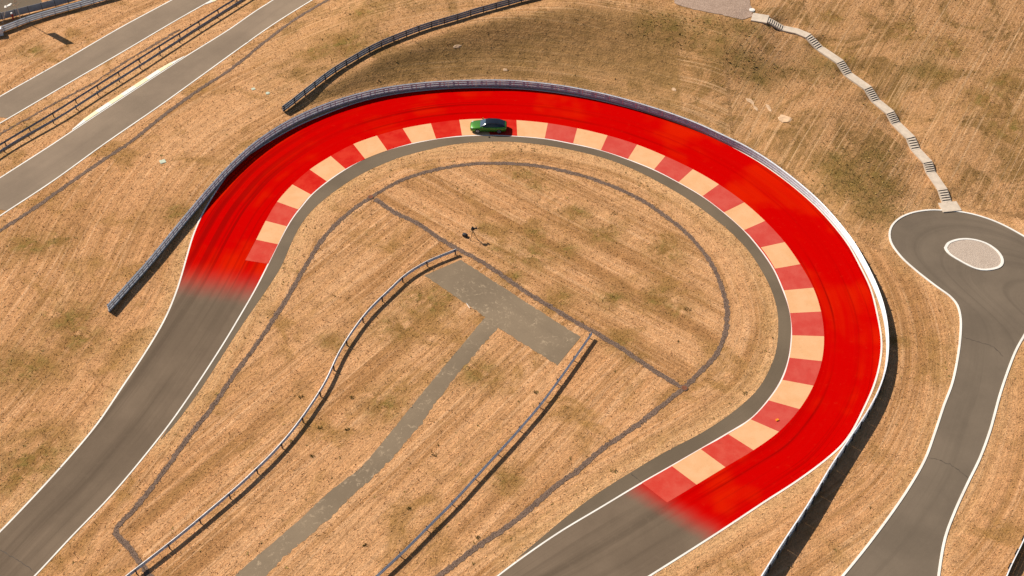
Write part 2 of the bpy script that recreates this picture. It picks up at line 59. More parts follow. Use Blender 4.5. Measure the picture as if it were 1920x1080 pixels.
class MB:
    def __init__(s): s.v = []; s.f = []; s.m = []
    def add(s, v, f, m=0):
        b = len(s.v); s.v += [tuple(a) for a in v]; s.f += [tuple(i + b for i in q) for q in f]; s.m += [m] * len(f)
    def box(s, c, d, rz=0, m=0, top=1.0):
        x, y, z = d[0] / 2, d[1] / 2, d[2] / 2; C, S = math.cos(rz), math.sin(rz); vs = []
        for k in (-1, 1):
            t = top if k > 0 else 1
            for (i, j) in ((-1, -1), (1, -1), (1, 1), (-1, 1)):
                a, b = i * x * t, j * y * t
                vs.append((c[0] + a * C - b * S, c[1] + a * S + b * C, c[2] + k * z))
        s.add(vs, [(0, 3, 2, 1), (4, 5, 6, 7), (0, 1, 5, 4), (1, 2, 6, 5), (2, 3, 7, 6), (3, 0, 4, 7)], m)
    def tube(s, a, b, r0, r1=None, n=8, m=0):
        r1 = r0 if r1 is None else r1
        a, b = Vector(a), Vector(b); d = (b - a).normalized(); u = d.orthogonal().normalized(); w = d.cross(u)
        vs = []
        for p, r in ((a, r0), (b, r1)):
            for i in range(n):
                t = 2 * math.pi * i / n; vs.append(p + (u * math.cos(t) + w * math.sin(t)) * r)
        s.add(vs, [(i, (i + 1) % n, n + (i + 1) % n, n + i) for i in range(n)] + [tuple(range(n))[::-1], tuple(range(n, 2 * n))], m)
    def build(s, name, mats, parent=None, loc=None, rz=None, smooth=False):
        return ob(name, mesh(name, s.v, s.f, mats, smooth, s.m), parent, loc, rz)

def sstep(t): t = np.clip(t, 0, 1); return t * t * (3 - 2 * t)
def inside(x, y, poly):
    r = np.zeros(x.shape, bool); n = len(poly)
    for i in range(n):
        x0, y0 = poly[i][:2]; x1, y1 = poly[(i + 1) % n][:2]
        r ^= ((y0 > y) != (y1 > y)) & (x < (x1 - x0) * (y - y0) / (y1 - y0 + 1e-12) + x0)
    return r
def segdist(x, y, poly):
    m = np.full(x.shape, 1e9)
    for i in range(len(poly) - 1):
        a = np.array(poly[i][:2]); d = np.array(poly[i + 1][:2]) - a
        t = np.clip(((x - a[0]) * d[0] + (y - a[1]) * d[1]) / (d @ d + 1e-12), 0, 1)
        m = np.minimum(m, np.hypot(x - a[0] - t * d[0], y - a[1] - t * d[1]))
    return m
# terrain: thin-plate surface through surveyed spot heights, level inside the barrier
C = np.array(D['CTRL']); nC = len(C)
def _solve():
    d = np.linalg.norm(C[:, None, :2] - C[None, :, :2], axis=2) / 50
    K = np.where(d > 0, d * d * np.log(d + 1e-12), 0) + .0002 * np.eye(nC)
    P = np.c_[np.ones(nC), C[:, :2] / 50]; A = np.zeros((nC + 3, nC + 3)); A[:nC, :nC] = K; A[:nC, nC:] = P; A[nC:, :nC] = P.T
    return np.linalg.solve(A, np.r_[C[:, 2], 0, 0, 0])
W = _solve(); POLY = [p[:2] for p in D['BAR']]
STA = D['STAIR']
def terrain(x, y, carve=True):
    x = np.asarray(x, float); y = np.asarray(y, float); sh = x.shape; x = x.ravel(); y = y.ravel()
    z = W[-3] + W[-2] * x / 50 + W[-1] * y / 50
    for (cx, cy, _), w in zip(C, W[:-3]):
        d2 = ((x - cx) ** 2 + (y - cy) ** 2) / 2500; z = z + w * .5 * d2 * np.log(d2 + 1e-12)
    z = np.clip(z - .08, 0, 11)
    z = z * np.where(inside(x, y, POLY) | inside(x, y, D['FLAT']), 0, sstep((np.minimum(segdist(x, y, POLY), segdist(x, y, D['FLAT'][1:-1])) - .4) / 3.0))
    z = z * (1 - sstep((np.maximum(np.abs(x) - 95, y - 250)) / 120)) * sstep((y - 60) / 20)
    z = np.where(z < .02, 0, z)
    if carve:
        for a, b in zip(STA[:-1], STA[1:]):
            A = np.array(a[:2]); d = np.array(b[:2]) - A
            t = np.clip(((x - A[0]) * d[0] + (y - A[1]) * d[1]) / (d @ d), 0, 1)
            q = np.hypot(x - A[0] - t * d[0], y - A[1] - t * d[1]); zl = a[2] + t * (b[2] - a[2]) - .14
            k = 1 - sstep((q - .9) / 1.2); z = np.where(z > zl, z * (1 - k) + np.minimum(z, zl) * k, z)
    return z.reshape(sh)
def tz(x, y): return float(terrain(np.array([x]), np.array([y]))[0])

def smooth_line(P, step=.5):
    P = np.array([p[:2] for p in P], float); Q = np.vstack([2 * P[0] - P[1], P, 2 * P[-1] - P[-2]]); out = []
    for i in range(1, len(Q) - 2):
        p0, p1, p2, p3 = Q[i - 1:i + 3]
        # centripetal Catmull-Rom
        t0 = 0; t1 = t0 + np.linalg.norm(p1 - p0) ** .5; t2 = t1 + np.linalg.norm(p2 - p1) ** .5; t3 = t2 + np.linalg.norm(p3 - p2) ** .5
        for t in np.linspace(t1, t2, 12, endpoint=False):
            A1 = (t1 - t) / (t1 - t0) * p0 + (t - t0) / (t1 - t0) * p1; A2 = (t2 - t) / (t2 - t1) * p1 + (t - t1) / (t2 - t1) * p2
            A3 = (t3 - t) / (t3 - t2) * p2 + (t - t2) / (t3 - t2) * p3
            B1 = (t2 - t) / (t2 - t0) * A1 + (t - t0) / (t2 - t0) * A2; B2 = (t3 - t) / (t3 - t1) * A2 + (t - t1) / (t3 - t1) * A3
            out.append((t2 - t) / (t2 - t1) * B1 + (t - t1) / (t2 - t1) * B2)
    out.append(P[-1]); out = np.array(out)
    return resample(out, step)
def resample(P, step=None, n=None):
    P = np.array(P, float); s = np.r_[0, np.cumsum(np.linalg.norm(np.diff(P, axis=0), axis=1))]
    n = n or max(2, int(round(s[-1] / step)) + 1); t = np.linspace(0, s[-1], n)
    return np.c_[np.interp(t, s, P[:, 0]), np.interp(t, s, P[:, 1])]
def relax(P, it=6):
    P = P.copy()
    for _ in range(it): P[1:-1] = .25 * P[:-2] + .5 * P[1:-1] + .25 * P[2:]
    return P
def length(P): return np.r_[0, np.cumsum(np.linalg.norm(np.diff(P, axis=0), axis=1))]
def normals(P):
    t = np.gradient(P, axis=0); t /= np.linalg.norm(t, axis=1)[:, None] + 1e-9; return np.c_[-t[:, 1], t[:, 0]], t
def sheet(name, L, Rr, M, mat, off, parent=None, attrs=None, flat=False):
    """a sheet between two edge lines with the same number of points, draped `off` metres over the ground; UV = metres along / across"""
    N = len(L); u = np.linspace(0, 1, M + 1)
    P = L[:, None, :] * (1 - u)[None, :, None] + Rr[:, None, :] * u[None, :, None]
    Z = (np.zeros(P.shape[:2]) if flat else terrain(P[..., 0], P[..., 1])) + off
    v = np.concatenate([P.reshape(-1, 2), Z.reshape(-1, 1)], 1)
    f = [(i * (M + 1) + j, i * (M + 1) + j + 1, (i + 1) * (M + 1) + j + 1, (i + 1) * (M + 1) + j) for i in range(N - 1) for j in range(M)]
    a, b, c = v[f[0][0]], v[f[0][1]], v[f[0][2]]
    if np.cross(b - a, c - a)[2] < 0: f = [q[::-1] for q in f]
    me = mesh(name, v, f, mat, True)
    s = length((L + Rr) / 2); wid = np.linalg.norm(L - Rr, axis=1)
    flow = np.zeros((N, M + 1, 3)); flow[..., 0] = s[:, None]; flow[..., 1] = wid[:, None] * u[None, :]; flow[..., 2] = u[None, :]
    at = me.attributes.new('flow', 'FLOAT_VECTOR', 'POINT'); at.data.foreach_set('vector', flow.reshape(-1).astype(np.float32))
    for k, fn in (attrs or {}).items():
        q = me.attributes.new(k, 'FLOAT', 'POINT'); q.data.foreach_set('value', fn(v[:, 0], v[:, 1]).astype(np.float32))
    return ob(name, me, parent)
def ribbon(name, P, w, mat, off, parent=None, rough=0, flat=False):
    n, t = normals(P); h = np.full(len(P), w / 2); a = h + rough * rng.normal(size=len(P)); b = h + rough * rng.normal(size=len(P))
    return sheet(name, P + n * a[:, None], P - n * b[:, None], 2, mat, off, parent, flat=flat)

# ------------------------------------------------------------------ materials
def newmat(name):
    m = bpy.data.materials.new(name); m.use_nodes = True; nt = m.node_tree
    return m, nt, nt.nodes['Principled BSDF']
class G:
    """short node-graph helper"""
    def __init__(s, nt): s.nt = nt
    def n(s, t, **k):
        q = s.nt.nodes.new(t)
        for a, b in k.items(): setattr(q, a, b)
        return q
    def l(s, a, b): s.nt.links.new(a, b)
    def attr(s, name, out='Vector'): return s.n('ShaderNodeAttribute', attribute_name=name).outputs[out]
    def obj(s): return s.n('ShaderNodeTexCoord').outputs['Object']
    def scale(s, v, sc):
        m = s.n('ShaderNodeVectorMath', operation='MULTIPLY'); s.l(v, m.inputs[0]); m.inputs[1].default_value = sc; return m.outputs[0]
    def noise(s, v, scale=1, detail=4, rough=.55, dist=0):
        q = s.n('ShaderNodeTexNoise'); s.l(v, q.inputs['Vector']); q.inputs['Scale'].default_value = scale; q.inputs['Detail'].default_value = detail
        q.inputs['Roughness'].default_value = rough; q.inputs['Distortion'].default_value = dist; return q.outputs['Fac']
    def ramp(s, f, a, b, lo=0., hi=1.):
        q = s.n('ShaderNodeMapRange', interpolation_type='SMOOTHSTEP'); s.l(f, q.inputs['Value']); q.inputs['From Min'].default_value = a; q.inputs['From Max'].default_value = b
        q.inputs['To Min'].default_value = lo; q.inputs['To Max'].default_value = hi; return q.outputs['Result']
    def mix(s, f, a, b, mode='MIX'):
        q = s.n('ShaderNodeMix', data_type='RGBA', blend_type=mode)
        for sock, val in ((q.inputs['Factor'], f), (q.inputs['A'], a), (q.inputs['B'], b)):
            if isinstance(val, (int, float)): sock.default_value = val
            elif isinstance(val, tuple): sock.default_value = (*val, 1)
            else: s.l(val, sock)
        return q.outputs['Result']
    def math(s, op, a, b=0.):
        q = s.n('ShaderNodeMath', operation=op)
        for i, val in enumerate((a, b)):
            if isinstance(val, (int, float)): q.inputs[i].default_value = val
            else: s.l(val, q.inputs[i])
        return q.outputs[0]
    def bump(s, h, strength, dist, bsdf):
        q = s.n('ShaderNodeBump'); s.l(h, q.inputs['Height']); q.inputs['Strength'].default_value = strength; q.inputs['Distance'].default_value = dist
        s.l(q.outputs['Normal'], bsdf.inputs['Normal'])
def setp(b, rough=.6, metal=0., spec=.5, coat=0.):
    b.inputs['Roughness'].default_value = rough; b.inputs['Metallic'].default_value = metal
    b.inputs['Specular IOR Level'].default_value = spec; b.inputs['Coat Weight'].default_value = coat
def plain(name, c, rough=.6, metal=0., spec=.5, var=.12, scale=3., coat=0.):
    m, nt, b = newmat(name); g = G(nt); setp(b, rough, metal, spec, coat)
    f = g.ramp(g.noise(g.obj(), scale, 5), .3, .7)
    g.l(g.mix(f, tuple(x * (1 - var) for x in c), tuple(min(1, x * (1 + var)) for x in c)), b.inputs['Base Color']); return m

def ground_color(g):
    o = g.obj(); fl = g.attr('flow')
    big = g.ramp(g.noise(g.scale(o, (1, 1, 0)), .03, 3), .35, .65)
    st = g.noise(g.scale(fl, (.022, .42, 1)), 1.0, 6, .60)
    st2 = g.noise(g.scale(fl, (.055, 1.5, 1)), 1.0, 5, .6)
    st3 = g.noise(g.scale(fl, (.035, 3.4, 1)), 1.0, 3, .5)
    pat = g.noise(o, .13, 6, .66, .6)
    med = g.noise(o, .7, 6, .70)
    fine = g.noise(o, 4.5, 5, .72)
    c = g.mix(big, GR_A, GR_B)
    c = g.mix(g.ramp(st, .43, .62), c, GR_C)
    c = g.mix(g.ramp(st2, .50, .72, 0, .75), c, GR_L)
    c = g.mix(g.ramp(st2, .46, .28, 0, .6), c, GR_D)
    c = g.mix(g.ramp(st3, .54, .70, 0, .6), c, GR_L)
    c = g.mix(g.ramp(st3, .44, .28, 0, .55), c, GR_C)
    c = g.mix(g.ramp(pat, .50, .66, 0, .8), c, GR_D)
    c = g.mix(g.math('MULTIPLY', g.ramp(pat, .58, .72), g.ramp(med, .42, .6)), c, GR_O)
    hill = g.attr('hill', 'Fac')
    hc = g.mix(g.ramp(med, .38, .62), HI_A, HI_B)
    hc = g.mix(g.ramp(g.noise(o, .16, 7, .72, .8), .44, .60), hc, HI_C)
    hc = g.mix(g.ramp(st2, .52, .7, 0, .6), hc, HI_A)
    hc = g.mix(g.ramp(st3, .53, .68, 0, .65), hc, HI_L); hc = g.mix(g.ramp(st3, .45, .30, 0, .6), hc, HI_C)
    hc = g.mix(g.ramp(fine, .56, .74, 0, .8), hc, HI_L)
    c = g.mix(hill, c, hc)
    c = g.mix(g.math('MULTIPLY', g.attr('bank_soil_shade', 'Fac'), g.ramp(med, .3, .62, .95, .6)), c, (.30, .170, .062))  # brown embankment soil, darkened further so the colour deepens the slope's shade
    sand = g.noise(o, 1.3, 5, .7)
    c = g.mix(g.math('MULTIPLY', g.attr('verge', 'Fac'), g.ramp(sand, .3, .6, .2, 1.)), c, GR_S)
    pb = g.math('MULTIPLY', g.attr('patch', 'Fac'), g.ramp(g.noise(o, .5, 6, .72, .5), .34, .56))
    c = g.mix(pb, c, g.mix(g.ramp(med, .45, .62), GR_O, GR_G))
    c = g.mix(g.attr('green', 'Fac'), c, g.mix(g.ramp(med, .4, .6), GR_G, HI_C))
    f2 = g.ramp(fine, .28, .72, .80, 1.18); m2 = g.ramp(med, .3, .7, .86, 1.12)
    vm = g.n('ShaderNodeVectorMath', operation='SCALE'); g.l(c, vm.inputs[0]); g.l(g.math('MULTIPLY', f2, m2), vm.inputs['Scale'])
    h = g.math('ADD', g.math('MULTIPLY', fine, .6), g.math('ADD', g.math('MULTIPLY', med, 1.0), g.math('MULTIPLY', st2, .5)))
    return vm.outputs[0], h
def ground_mat():
    m, nt, b = newmat('dry_grass_ground'); g = G(nt); setp(b, .95, 0, .05)
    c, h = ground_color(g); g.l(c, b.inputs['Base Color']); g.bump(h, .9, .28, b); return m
def blade_mat():
    m, nt, b = newmat('grass_blades'); g = G(nt); setp(b, .9, 0, .05)
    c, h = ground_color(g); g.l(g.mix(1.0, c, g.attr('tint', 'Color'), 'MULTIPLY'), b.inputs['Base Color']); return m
GR_A = (.610, .332, .158); GR_B = (.57, .292, .130); GR_C = (.395, .196, .078); GR_L = (.70, .41, .215); GR_D = (.37, .195, .068)
GR_G = (.20, .135, .036); GR_S = (.64, .380, .180); GR_O = (.29, .155, .048)
HI_A = (.57, .312, .145); HI_B = (.43, .225, .096); HI_C = (.255, .142, .050); HI_L = (.64, .40, .215)

def asphalt_mat(name, c, dark=.72, warm=.0, tyre=.5, gloss=.75):
    m, nt, b = newmat(name); g = G(nt); setp(b, gloss, 0, .12)
    o = g.obj(); fl = g.attr('flow')
    base = tuple(c); dk = tuple(x * dark for x in c); lt = tuple(x * 1.15 for x in c); dk2 = tuple(x * .9 for x in c)
    cc = g.mix(g.ramp(g.noise(o, .09, 5, .6), .35, .65), dk2, lt)
    s1 = g.noise(g.scale(fl, (.010, .40, 0)), 1, 5, .6); s2 = g.noise(g.scale(fl, (.03, 1.9, 0)), 1, 3, .6)
    cc = g.mix(g.ramp(s1, .46, .66, 0, tyre), cc, dk)
    cc = g.mix(g.ramp(s2, .5, .75, 0, tyre * .4), cc, dk)
    cc = g.mix(g.ramp(g.noise(o, 1.1, 5, .65), .5, .75, 0, .25), cc, lt)
    fine = g.noise(o, 30, 2, .7)
    vm = g.n('ShaderNodeVectorMath', operation='SCALE'); g.l(cc, vm.inputs[0]); g.l(g.ramp(fine, .25, .75, .9, 1.1), vm.inputs['Scale'])
    g.l(vm.outputs[0], b.inputs['Base Color']); g.bump(fine, .25, .01, b); return m, g, b, vm.outputs[0], s1, s2, fl, o
def track_mat():
    m, g, b, c, s1, s2, fl, o = asphalt_mat('track_surface', ASPH, .66, 0, .85)
    red = g.mix(g.ramp(g.noise(o, .10, 3), .45, .62), RED_A, RED_B)
    red = g.mix(g.ramp(g.noise(g.scale(fl, (.02, .35, 0)), 1, 4), .42, .62, 0, .9), red, RED_A)
    red = g.mix(g.ramp(g.noise(g.scale(fl, (.008, .8, 0)), 1, 4, .6), .52, .70, 0, .55), red, RED_D)
    red = g.mix(g.ramp(s1, .55, .72, 0, .35), red, RED_D)
    rub = g.noise(g.scale(fl, (.006, 1.1, 0)), 1, 4, .62)
    red = g.mix(g.math('MULTIPLY', g.ramp(rub, .52, .66, 0, .7), g.ramp(g.noise(o, .05, 2), .38, .6)), red, (.20, .0015, .001))
    dust = g.noise(o, 1.4, 6, .7); red = g.mix(g.ramp(dust, .55, .8, 0, .25), red, (.56, .03, .012))
    pf = g.math('ADD', g.attr('paint', 'Fac'), g.math('MULTIPLY', g.math('SUBTRACT', g.noise(g.scale(fl, (.10, 1.6, 0)), 1, 5, .65), .5), .22))
    pf = g.math('MULTIPLY', g.ramp(pf, -.05, 1.02), g.ramp(g.attr('paint', 'Fac'), .0, .2))
    lines = g.noise(g.scale(fl, (.004, .95, 0)), 1, 3, .55)
    mixed = g.mix(pf, c, red); rb = g.math('MULTIPLY', g.attr('rubber', 'Fac'), g.ramp(lines, .50, .60, 0, .75))
    g.l(g.mix(rb, mixed, g.mix(pf, (.085, .06, .042), (.24, .002, .0015))), b.inputs['Base Color']); setp(b, 1., 0, .0); return m
ASPH = (.160, .117, .082)
RED_A = (.48, .0006, .0004); RED_B = (.54, .010, .0006); RED_D = (.38, .0005, .0004)

M_ground = ground_mat()
M_track = track_mat()
M_road = asphalt_mat('road_asphalt', (.225, .165, .115), .8, 0, .45)[0]
M_road2 = asphalt_mat('turning_road_asphalt', (.150, .115, .083), .72, 0, .55)[0]
M_shoulder = asphalt_mat('shoulder_asphalt', (.142, .106, .071), .8, 0, .4)[0]
def worn_pad():
    m, g, b, c, s1, s2, fl, o = asphalt_mat('old_asphalt', (.205, .152, .100), .82, 0, .4)
    w = g.math('MULTIPLY', g.ramp(g.noise(o, 1.6, 6, .75, 1.2), .53, .67), g.ramp(g.noise(o, .3, 3), .37, .58))
    g.l(g.mix(w, c, (.40, .30, .20)), b.inputs['Base Color']); return m
M_pad = worn_pad()
M_white = plain('white_paint', (.76, .72, .66), .55, 0, .4, .06, 2)
def line_mat():
    m, nt, b = newmat('worn_white_line'); g = G(nt); setp(b, .7, 0, .2); o = g.obj()
    c = g.mix(g.ramp(g.noise(o, .35, 4), .35, .65), (.70, .66, .60), (.80, .76, .70)); w = g.noise(o, 2.3, 6, .75)
    g.l(g.mix(g.ramp(w, .60, .70, 0, .65), c, (.36, .29, .22)), b.inputs['Base Color']); return m
M_line = line_mat()
M_linedim = plain('cream_kerb_paint', (.82, .70, .45), .6, 0, .3, .08, 2)
M_conc = plain('pale_concrete', (.56, .465, .37), .85, 0, .2, .1, 1.5)
def gravel_mat(name, a, b2, sc):
    m, nt, b = newmat(name); g = G(nt); setp(b, .9, 0, .2); o = g.obj()
    v = g.n('ShaderNodeTexVoronoi'); g.l(o, v.inputs['Vector']); v.inputs['Scale'].default_value = sc
    f = g.n('ShaderNodeSeparateColor'); g.l(v.outputs['Color'], f.inputs[0])
    c = g.mix(f.outputs[0], a, b2); c = g.mix(g.ramp(g.noise(o, .6, 4), .4, .7, 0, .4), c, b2)
    g.l(c, b.inputs['Base Color']); g.bump(v.outputs['Distance'], .9, .06, b); return m
M_gravel = gravel_mat('grey_gravel', (.125, .080, .058), (.215, .142, .104), 9)
M_gravel_tan = gravel_mat('pink_gravel', (.28, .19, .14), (.42, .30, .23), 7)
M_island = gravel_mat('pale_gravel', (.41, .32, .255), (.53, .43, .35), 11)
def steel(name, c, rough=.42, metal=.55):
    m, nt, b = newmat(name); g = G(nt); setp(b, rough, metal, .5); o = g.obj()
    f = g.noise(o, 2.2, 5, .65); g.l(g.mix(g.ramp(f, .35, .7), tuple(x * .8 for x in c), c), b.inputs['Base Color'])
    g.l(g.ramp(f, .3, .7, rough - .08, rough + .14), b.inputs['Roughness']); return m
M_steel = steel('galvanised_steel', (.58, .61, .66), .45, .10)
M_rail = steel('bright_rail_steel', (.72, .74, .78), .4, .12)
M_plinth = plain('grey_concrete', (.30, .28, .26), .9, 0, .15)
M_post = steel('dark_steel_post', (.11, .11, .125), .6, .3)
M_fence = steel('dull_steel_panel', (.27, .30, .35), .55, .1)

# ------------------------------------------------------------------ ground
def axis(lo, hi, step, far):
    a = list(np.arange(lo, hi + 1e-6, step)); s = step; x = hi
    while x < far: s *= 1.45; x += s; a.append(x)
    s = step; x = lo
    while x > -far: s *= 1.45; x -= s; a.insert(0, x)
    return np.array(a)
gx = axis(-88, 88, .5, 4000); gy = axis(48, 222, .5, 4000)
X, Y = np.meshgrid(gx, gy); nX, nY = len(gx), len(gy)
Z = terrain(X, Y)
OUTL = relax(smooth_line(D['OUT'], .4), 4); INNL = relax(smooth_line(D['INN'], .4), 4)
NT = 520
OUTN = resample(OUTL, n=NT); INNN = resample(INNL, n=NT)
# pair the two edges across the track (not by equal share of length)
def pair(A, B, n):
    """for n stations along A find the matching station on B by dynamic monotone nearest"""
    A = resample(A, n=n); Bf = resample(B, n=4 * n); nn, _ = normals(A)
    idx = np.array([np.argmin(np.linalg.norm(Bf - a, axis=1)) for a in A], float)
    idx = np.maximum.accumulate(idx); k = np.ones(41) / 41; pad = np.r_[[idx[0]] * 20, idx, [idx[-1]] * 20]; idx = np.convolve(pad, k, 'valid')
    return A, np.c_[np.interp(idx, np.arange(len(Bf)), Bf[:, 0]), np.interp(idx, np.arange(len(Bf)), Bf[:, 1])]
TI, TO = pair(INNL, OUTL, NT)
CEN = (TI + TO) / 2; CENS = length(CEN)
def track_coords(x, y):
    best = np.full(x.shape, 1e9); s = np.zeros(x.shape); d = np.zeros(x.shape)
    Cn = CEN[::3]; Ss = CENS[::3]
    for i in range(len(Cn) - 1):
        a = Cn[i]; v = Cn[i + 1] - a; t = ((x - a[0]) * v[0] + (y - a[1]) * v[1]) / (v @ v)
        if i > 0: t = np.maximum(t, 0)
        if i < len(Cn) - 2: t = np.minimum(t, 1)
        q = np.hypot(x - a[0] - t * v[0], y - a[1] - t * v[1]); k = q < best
        best = np.where(k, q, best); s = np.where(k, Ss[i] + t * (Ss[i + 1] - Ss[i]), s)
        cr = v[0] * (y - a[1]) - v[1] * (x - a[0]); d = np.where(k, np.sign(cr) * q, d)
    return s, d
xf, yf = X.ravel(), Y.ravel(); zr = Z.ravel()
LOOP = smooth_line(D['G_LOOP'], .6); DIAG = smooth_line(D['G_DIAG'], .6)
i0 = np.argmin(np.linalg.norm(LOOP - DIAG[0], axis=1)); i1 = np.argmin(np.linalg.norm(LOOP - DIAG[-1], axis=1))
REG_D = np.vstack([LOOP[i0:i1 + 1], DIAG[::-1]]); REG_T = np.vstack([LOOP[:i0 + 1], DIAG, LOOP[i1:]])
SHO_C = smooth_line(D['SHO'], 2.)
def ground_attrs(x, y, z, slope):
    """mowing direction, bare slope, embankment soil with shade in its colour, sandy verge and weed cover of the ground at x, y"""
    n = len(x); near = (np.abs(x) < 90) & (y > 46) & (y < 224); s, d = x.copy(), y.copy(); s[near], d[near] = track_coords(x[near], y[near])
    flow = np.zeros((n, 3)); flow[:, 0] = s; flow[:, 1] = d
    def lin(mask, ang, key):
        c, q = math.cos(R(ang)), math.sin(R(ang)); flow[mask, 0] = x[mask] * c + y[mask] * q; flow[mask, 1] = -x[mask] * q + y[mask] * c; flow[mask, 2] = key
    lin(inside(x, y, REG_D), -38, 11.3); lin(inside(x, y, REG_T), 52, 23.7)
    lin((x > 30) & (y > 105) & (z > .05) & (x > 30 + (y - 130) * -.2), 58, 31.9)
    hill = np.clip(sstep(slope / .16) * .9 + .35 * sstep(z / 3) * (x > 15), 0, 1) * near
    verge = np.zeros(n); xn, yn = x[near], y[near]
    verge[near] = np.maximum.reduce([.8 * (1 - sstep(segdist(xn, yn, OUTL[::4]) / 2.4)), .7 * (1 - sstep(segdist(xn, yn, SHO_C) / 3.4)),
        .5 * (1 - sstep(np.minimum(segdist(xn, yn, D['RR_L']), segdist(xn, yn, D['RR_R'])) / 3.)), .6 * (1 - sstep(segdist(xn, yn, D['RB']) / 2.6))])
    green = np.zeros(n)
    for i, p in enumerate(D['GREEN']): green = np.maximum(green, .8 * np.exp(-(np.hypot(x - p[0], (y - p[1]) * 1.1) / (1.9 + 1.0 * ((i * 37) % 10) / 10)) ** 2))
    patch = np.zeros(n)
    for p in D['PATCH']: patch = np.maximum(patch, np.exp(-(((x - p[0]) / (p[2] * 1.3)) ** 2 + ((y - p[1]) / (p[2] * 1.1)) ** 2)))
    return flow, {'hill': hill, 'verge': verge, 'green': green * near, 'patch': patch * near, 'bank_soil_shade': sstep((slope - .2) / .2) * near * (x < 24)}
def put_attrs(me, flow, A):
    a = me.attributes.new('flow', 'FLOAT_VECTOR', 'POINT'); a.data.foreach_set('vector', flow.ravel().astype(np.float32))
    for k, v_ in A.items(): a = me.attributes.new(k, 'FLOAT', 'POINT'); a.data.foreach_set('value', v_.astype(np.float32))
gyz, gxz = np.gradient(Z, gy, gx); slope = np.hypot(gyz, gxz).ravel()
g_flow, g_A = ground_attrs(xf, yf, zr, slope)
ii = np.arange(nX * nY).reshape(nY, nX)
quads = np.stack([ii[:-1, :-1], ii[:-1, 1:], ii[1:, 1:], ii[1:, :-1]], -1).reshape(-1, 4)
me = bpy.data.meshes.new('ground'); nv = nX * nY; nf = len(quads)
me.vertices.add(nv); me.vertices.foreach_set('co', np.c_[xf, yf, zr].ravel().astype(np.float32))
me.loops.add(nf * 4); me.loops.foreach_set('vertex_index', quads.ravel().astype(np.int32))
me.polygons.add(nf); me.polygons.foreach_set('loop_start', np.arange(0, nf * 4, 4, dtype=np.int32)); me.polygons.foreach_set('loop_total', np.full(nf, 4, dtype=np.int32))
me.polygons.foreach_set('use_smooth', np.ones(nf, bool)); me.update(); me.validate()
me.materials.append(M_ground)
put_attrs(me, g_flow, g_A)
tag(ob('ground', me), 'dry straw coloured grassland around the race track bend', kind='structure')

# ------------------------------------------------------------------ race track
def fade(x, y):
    def side(a, b, w0, w1, flip):
        a, b = np.array(a), np.array(b); d = (b - a) / np.linalg.norm(b - a); n = np.array([-d[1], d[0]]) * flip
        return sstep(((x - a[0]) * n[0] + (y - a[1]) * n[1] + w0) / (w0 + w1))
    mid = (x > -200)
    L = side(PT['fadeL0'], PT['fadeL1'], 8.5, .4, 1); Rr = side(PT['fadeR0'], PT['fadeR1'], 4.2, 1.0, 1)
    return np.where(x < 0, L, np.where(y < 100, Rr, 1.0))
track = sheet('race_track', TI, TO, 12, M_track, .02, flat=True, attrs={'paint': fade, 'rubber': lambda x, y: np.exp(-(np.hypot(x - PT['rub'][0], y - PT['rub'][1]) / 17) ** 2)})
tag(track, 'asphalt race track hairpin with a red painted bend', kind='structure')
def edge_line(P, w, side, off, parent, mat=M_line, name='edge_line', flat=True):
    n, t = normals(P); a = P + n * side * .02; b = P + n * side * (w + .02)
    return sheet(name, a, b, 1, mat, off, parent, flat=flat)
edge_line(resample(INNL, step=.5), .17, 1, .028, track)
edge_line(resample(OUTL, step=.5), .20, -1, .028, track)
SHOL = relax(smooth_line(D['SHO'], .5), 5)
i_a = np.argmin(np.linalg.norm(INNL - SHOL[0], axis=1)); i_b = np.argmin(np.linalg.norm(INNL - SHOL[-1], axis=1))
sA, sB = pair(SHOL, INNL[i_a:i_b + 1], 420)
tag(sheet('track_shoulder', sA, sB, 4, M_shoulder, .012, flat=True), 'grey asphalt shoulder strip inside the bend', kind='structure')

# kerb panels, one object each
def kerb_mat(name, c, d):
    m, nt, b = newmat(name); g = G(nt); setp(b, .9, 0, .05); o = g.obj()
    cc = g.mix(g.ramp(g.noise(o, .5, 5, .65), .35, .65), c, d); cc = g.mix(g.ramp(g.noise(o, 3.5, 5, .7), .52, .75, 0, .35), cc, d); cc = g.mix(g.ramp(g.noise(o, .9, 6, .72, 1.5), .56, .74, 0, .22), cc, tuple(x * .45 for x in c))
    g.l(cc, b.inputs['Base Color']); return m
K_white = kerb_mat('kerb_cream', (.66, .36, .175), (.70, .40, .21))
K_red = [kerb_mat('kerb_red_%d' % i, a, b) for i, (a, b) in enumerate([((.50, .010, .006), (.56, .03, .015)), ((.52, .045, .03), (.55, .075, .05)), ((.50, .055, .042), (.53, .08, .06))])]
kb = D['KERB']; OF = resample(OUTL, step=.25); IFF = resample(INNL, step=.25)
ctr = np.array([(np.array(k[:2]) + np.array(k[2:])) / 2 for k in kb])
ko = smooth_line([k[:2] for k in kb], .2); ki = smooth_line([k[2:] for k in kb], .2)
def sub(Pl, a, b, n=7):
    i = np.argmin(np.linalg.norm(Pl - np.array(a), axis=1)); j = np.argmin(np.linalg.norm(Pl - np.array(b), axis=1))
    return resample(Pl[min(i, j):max(i, j) + 1], n=n)
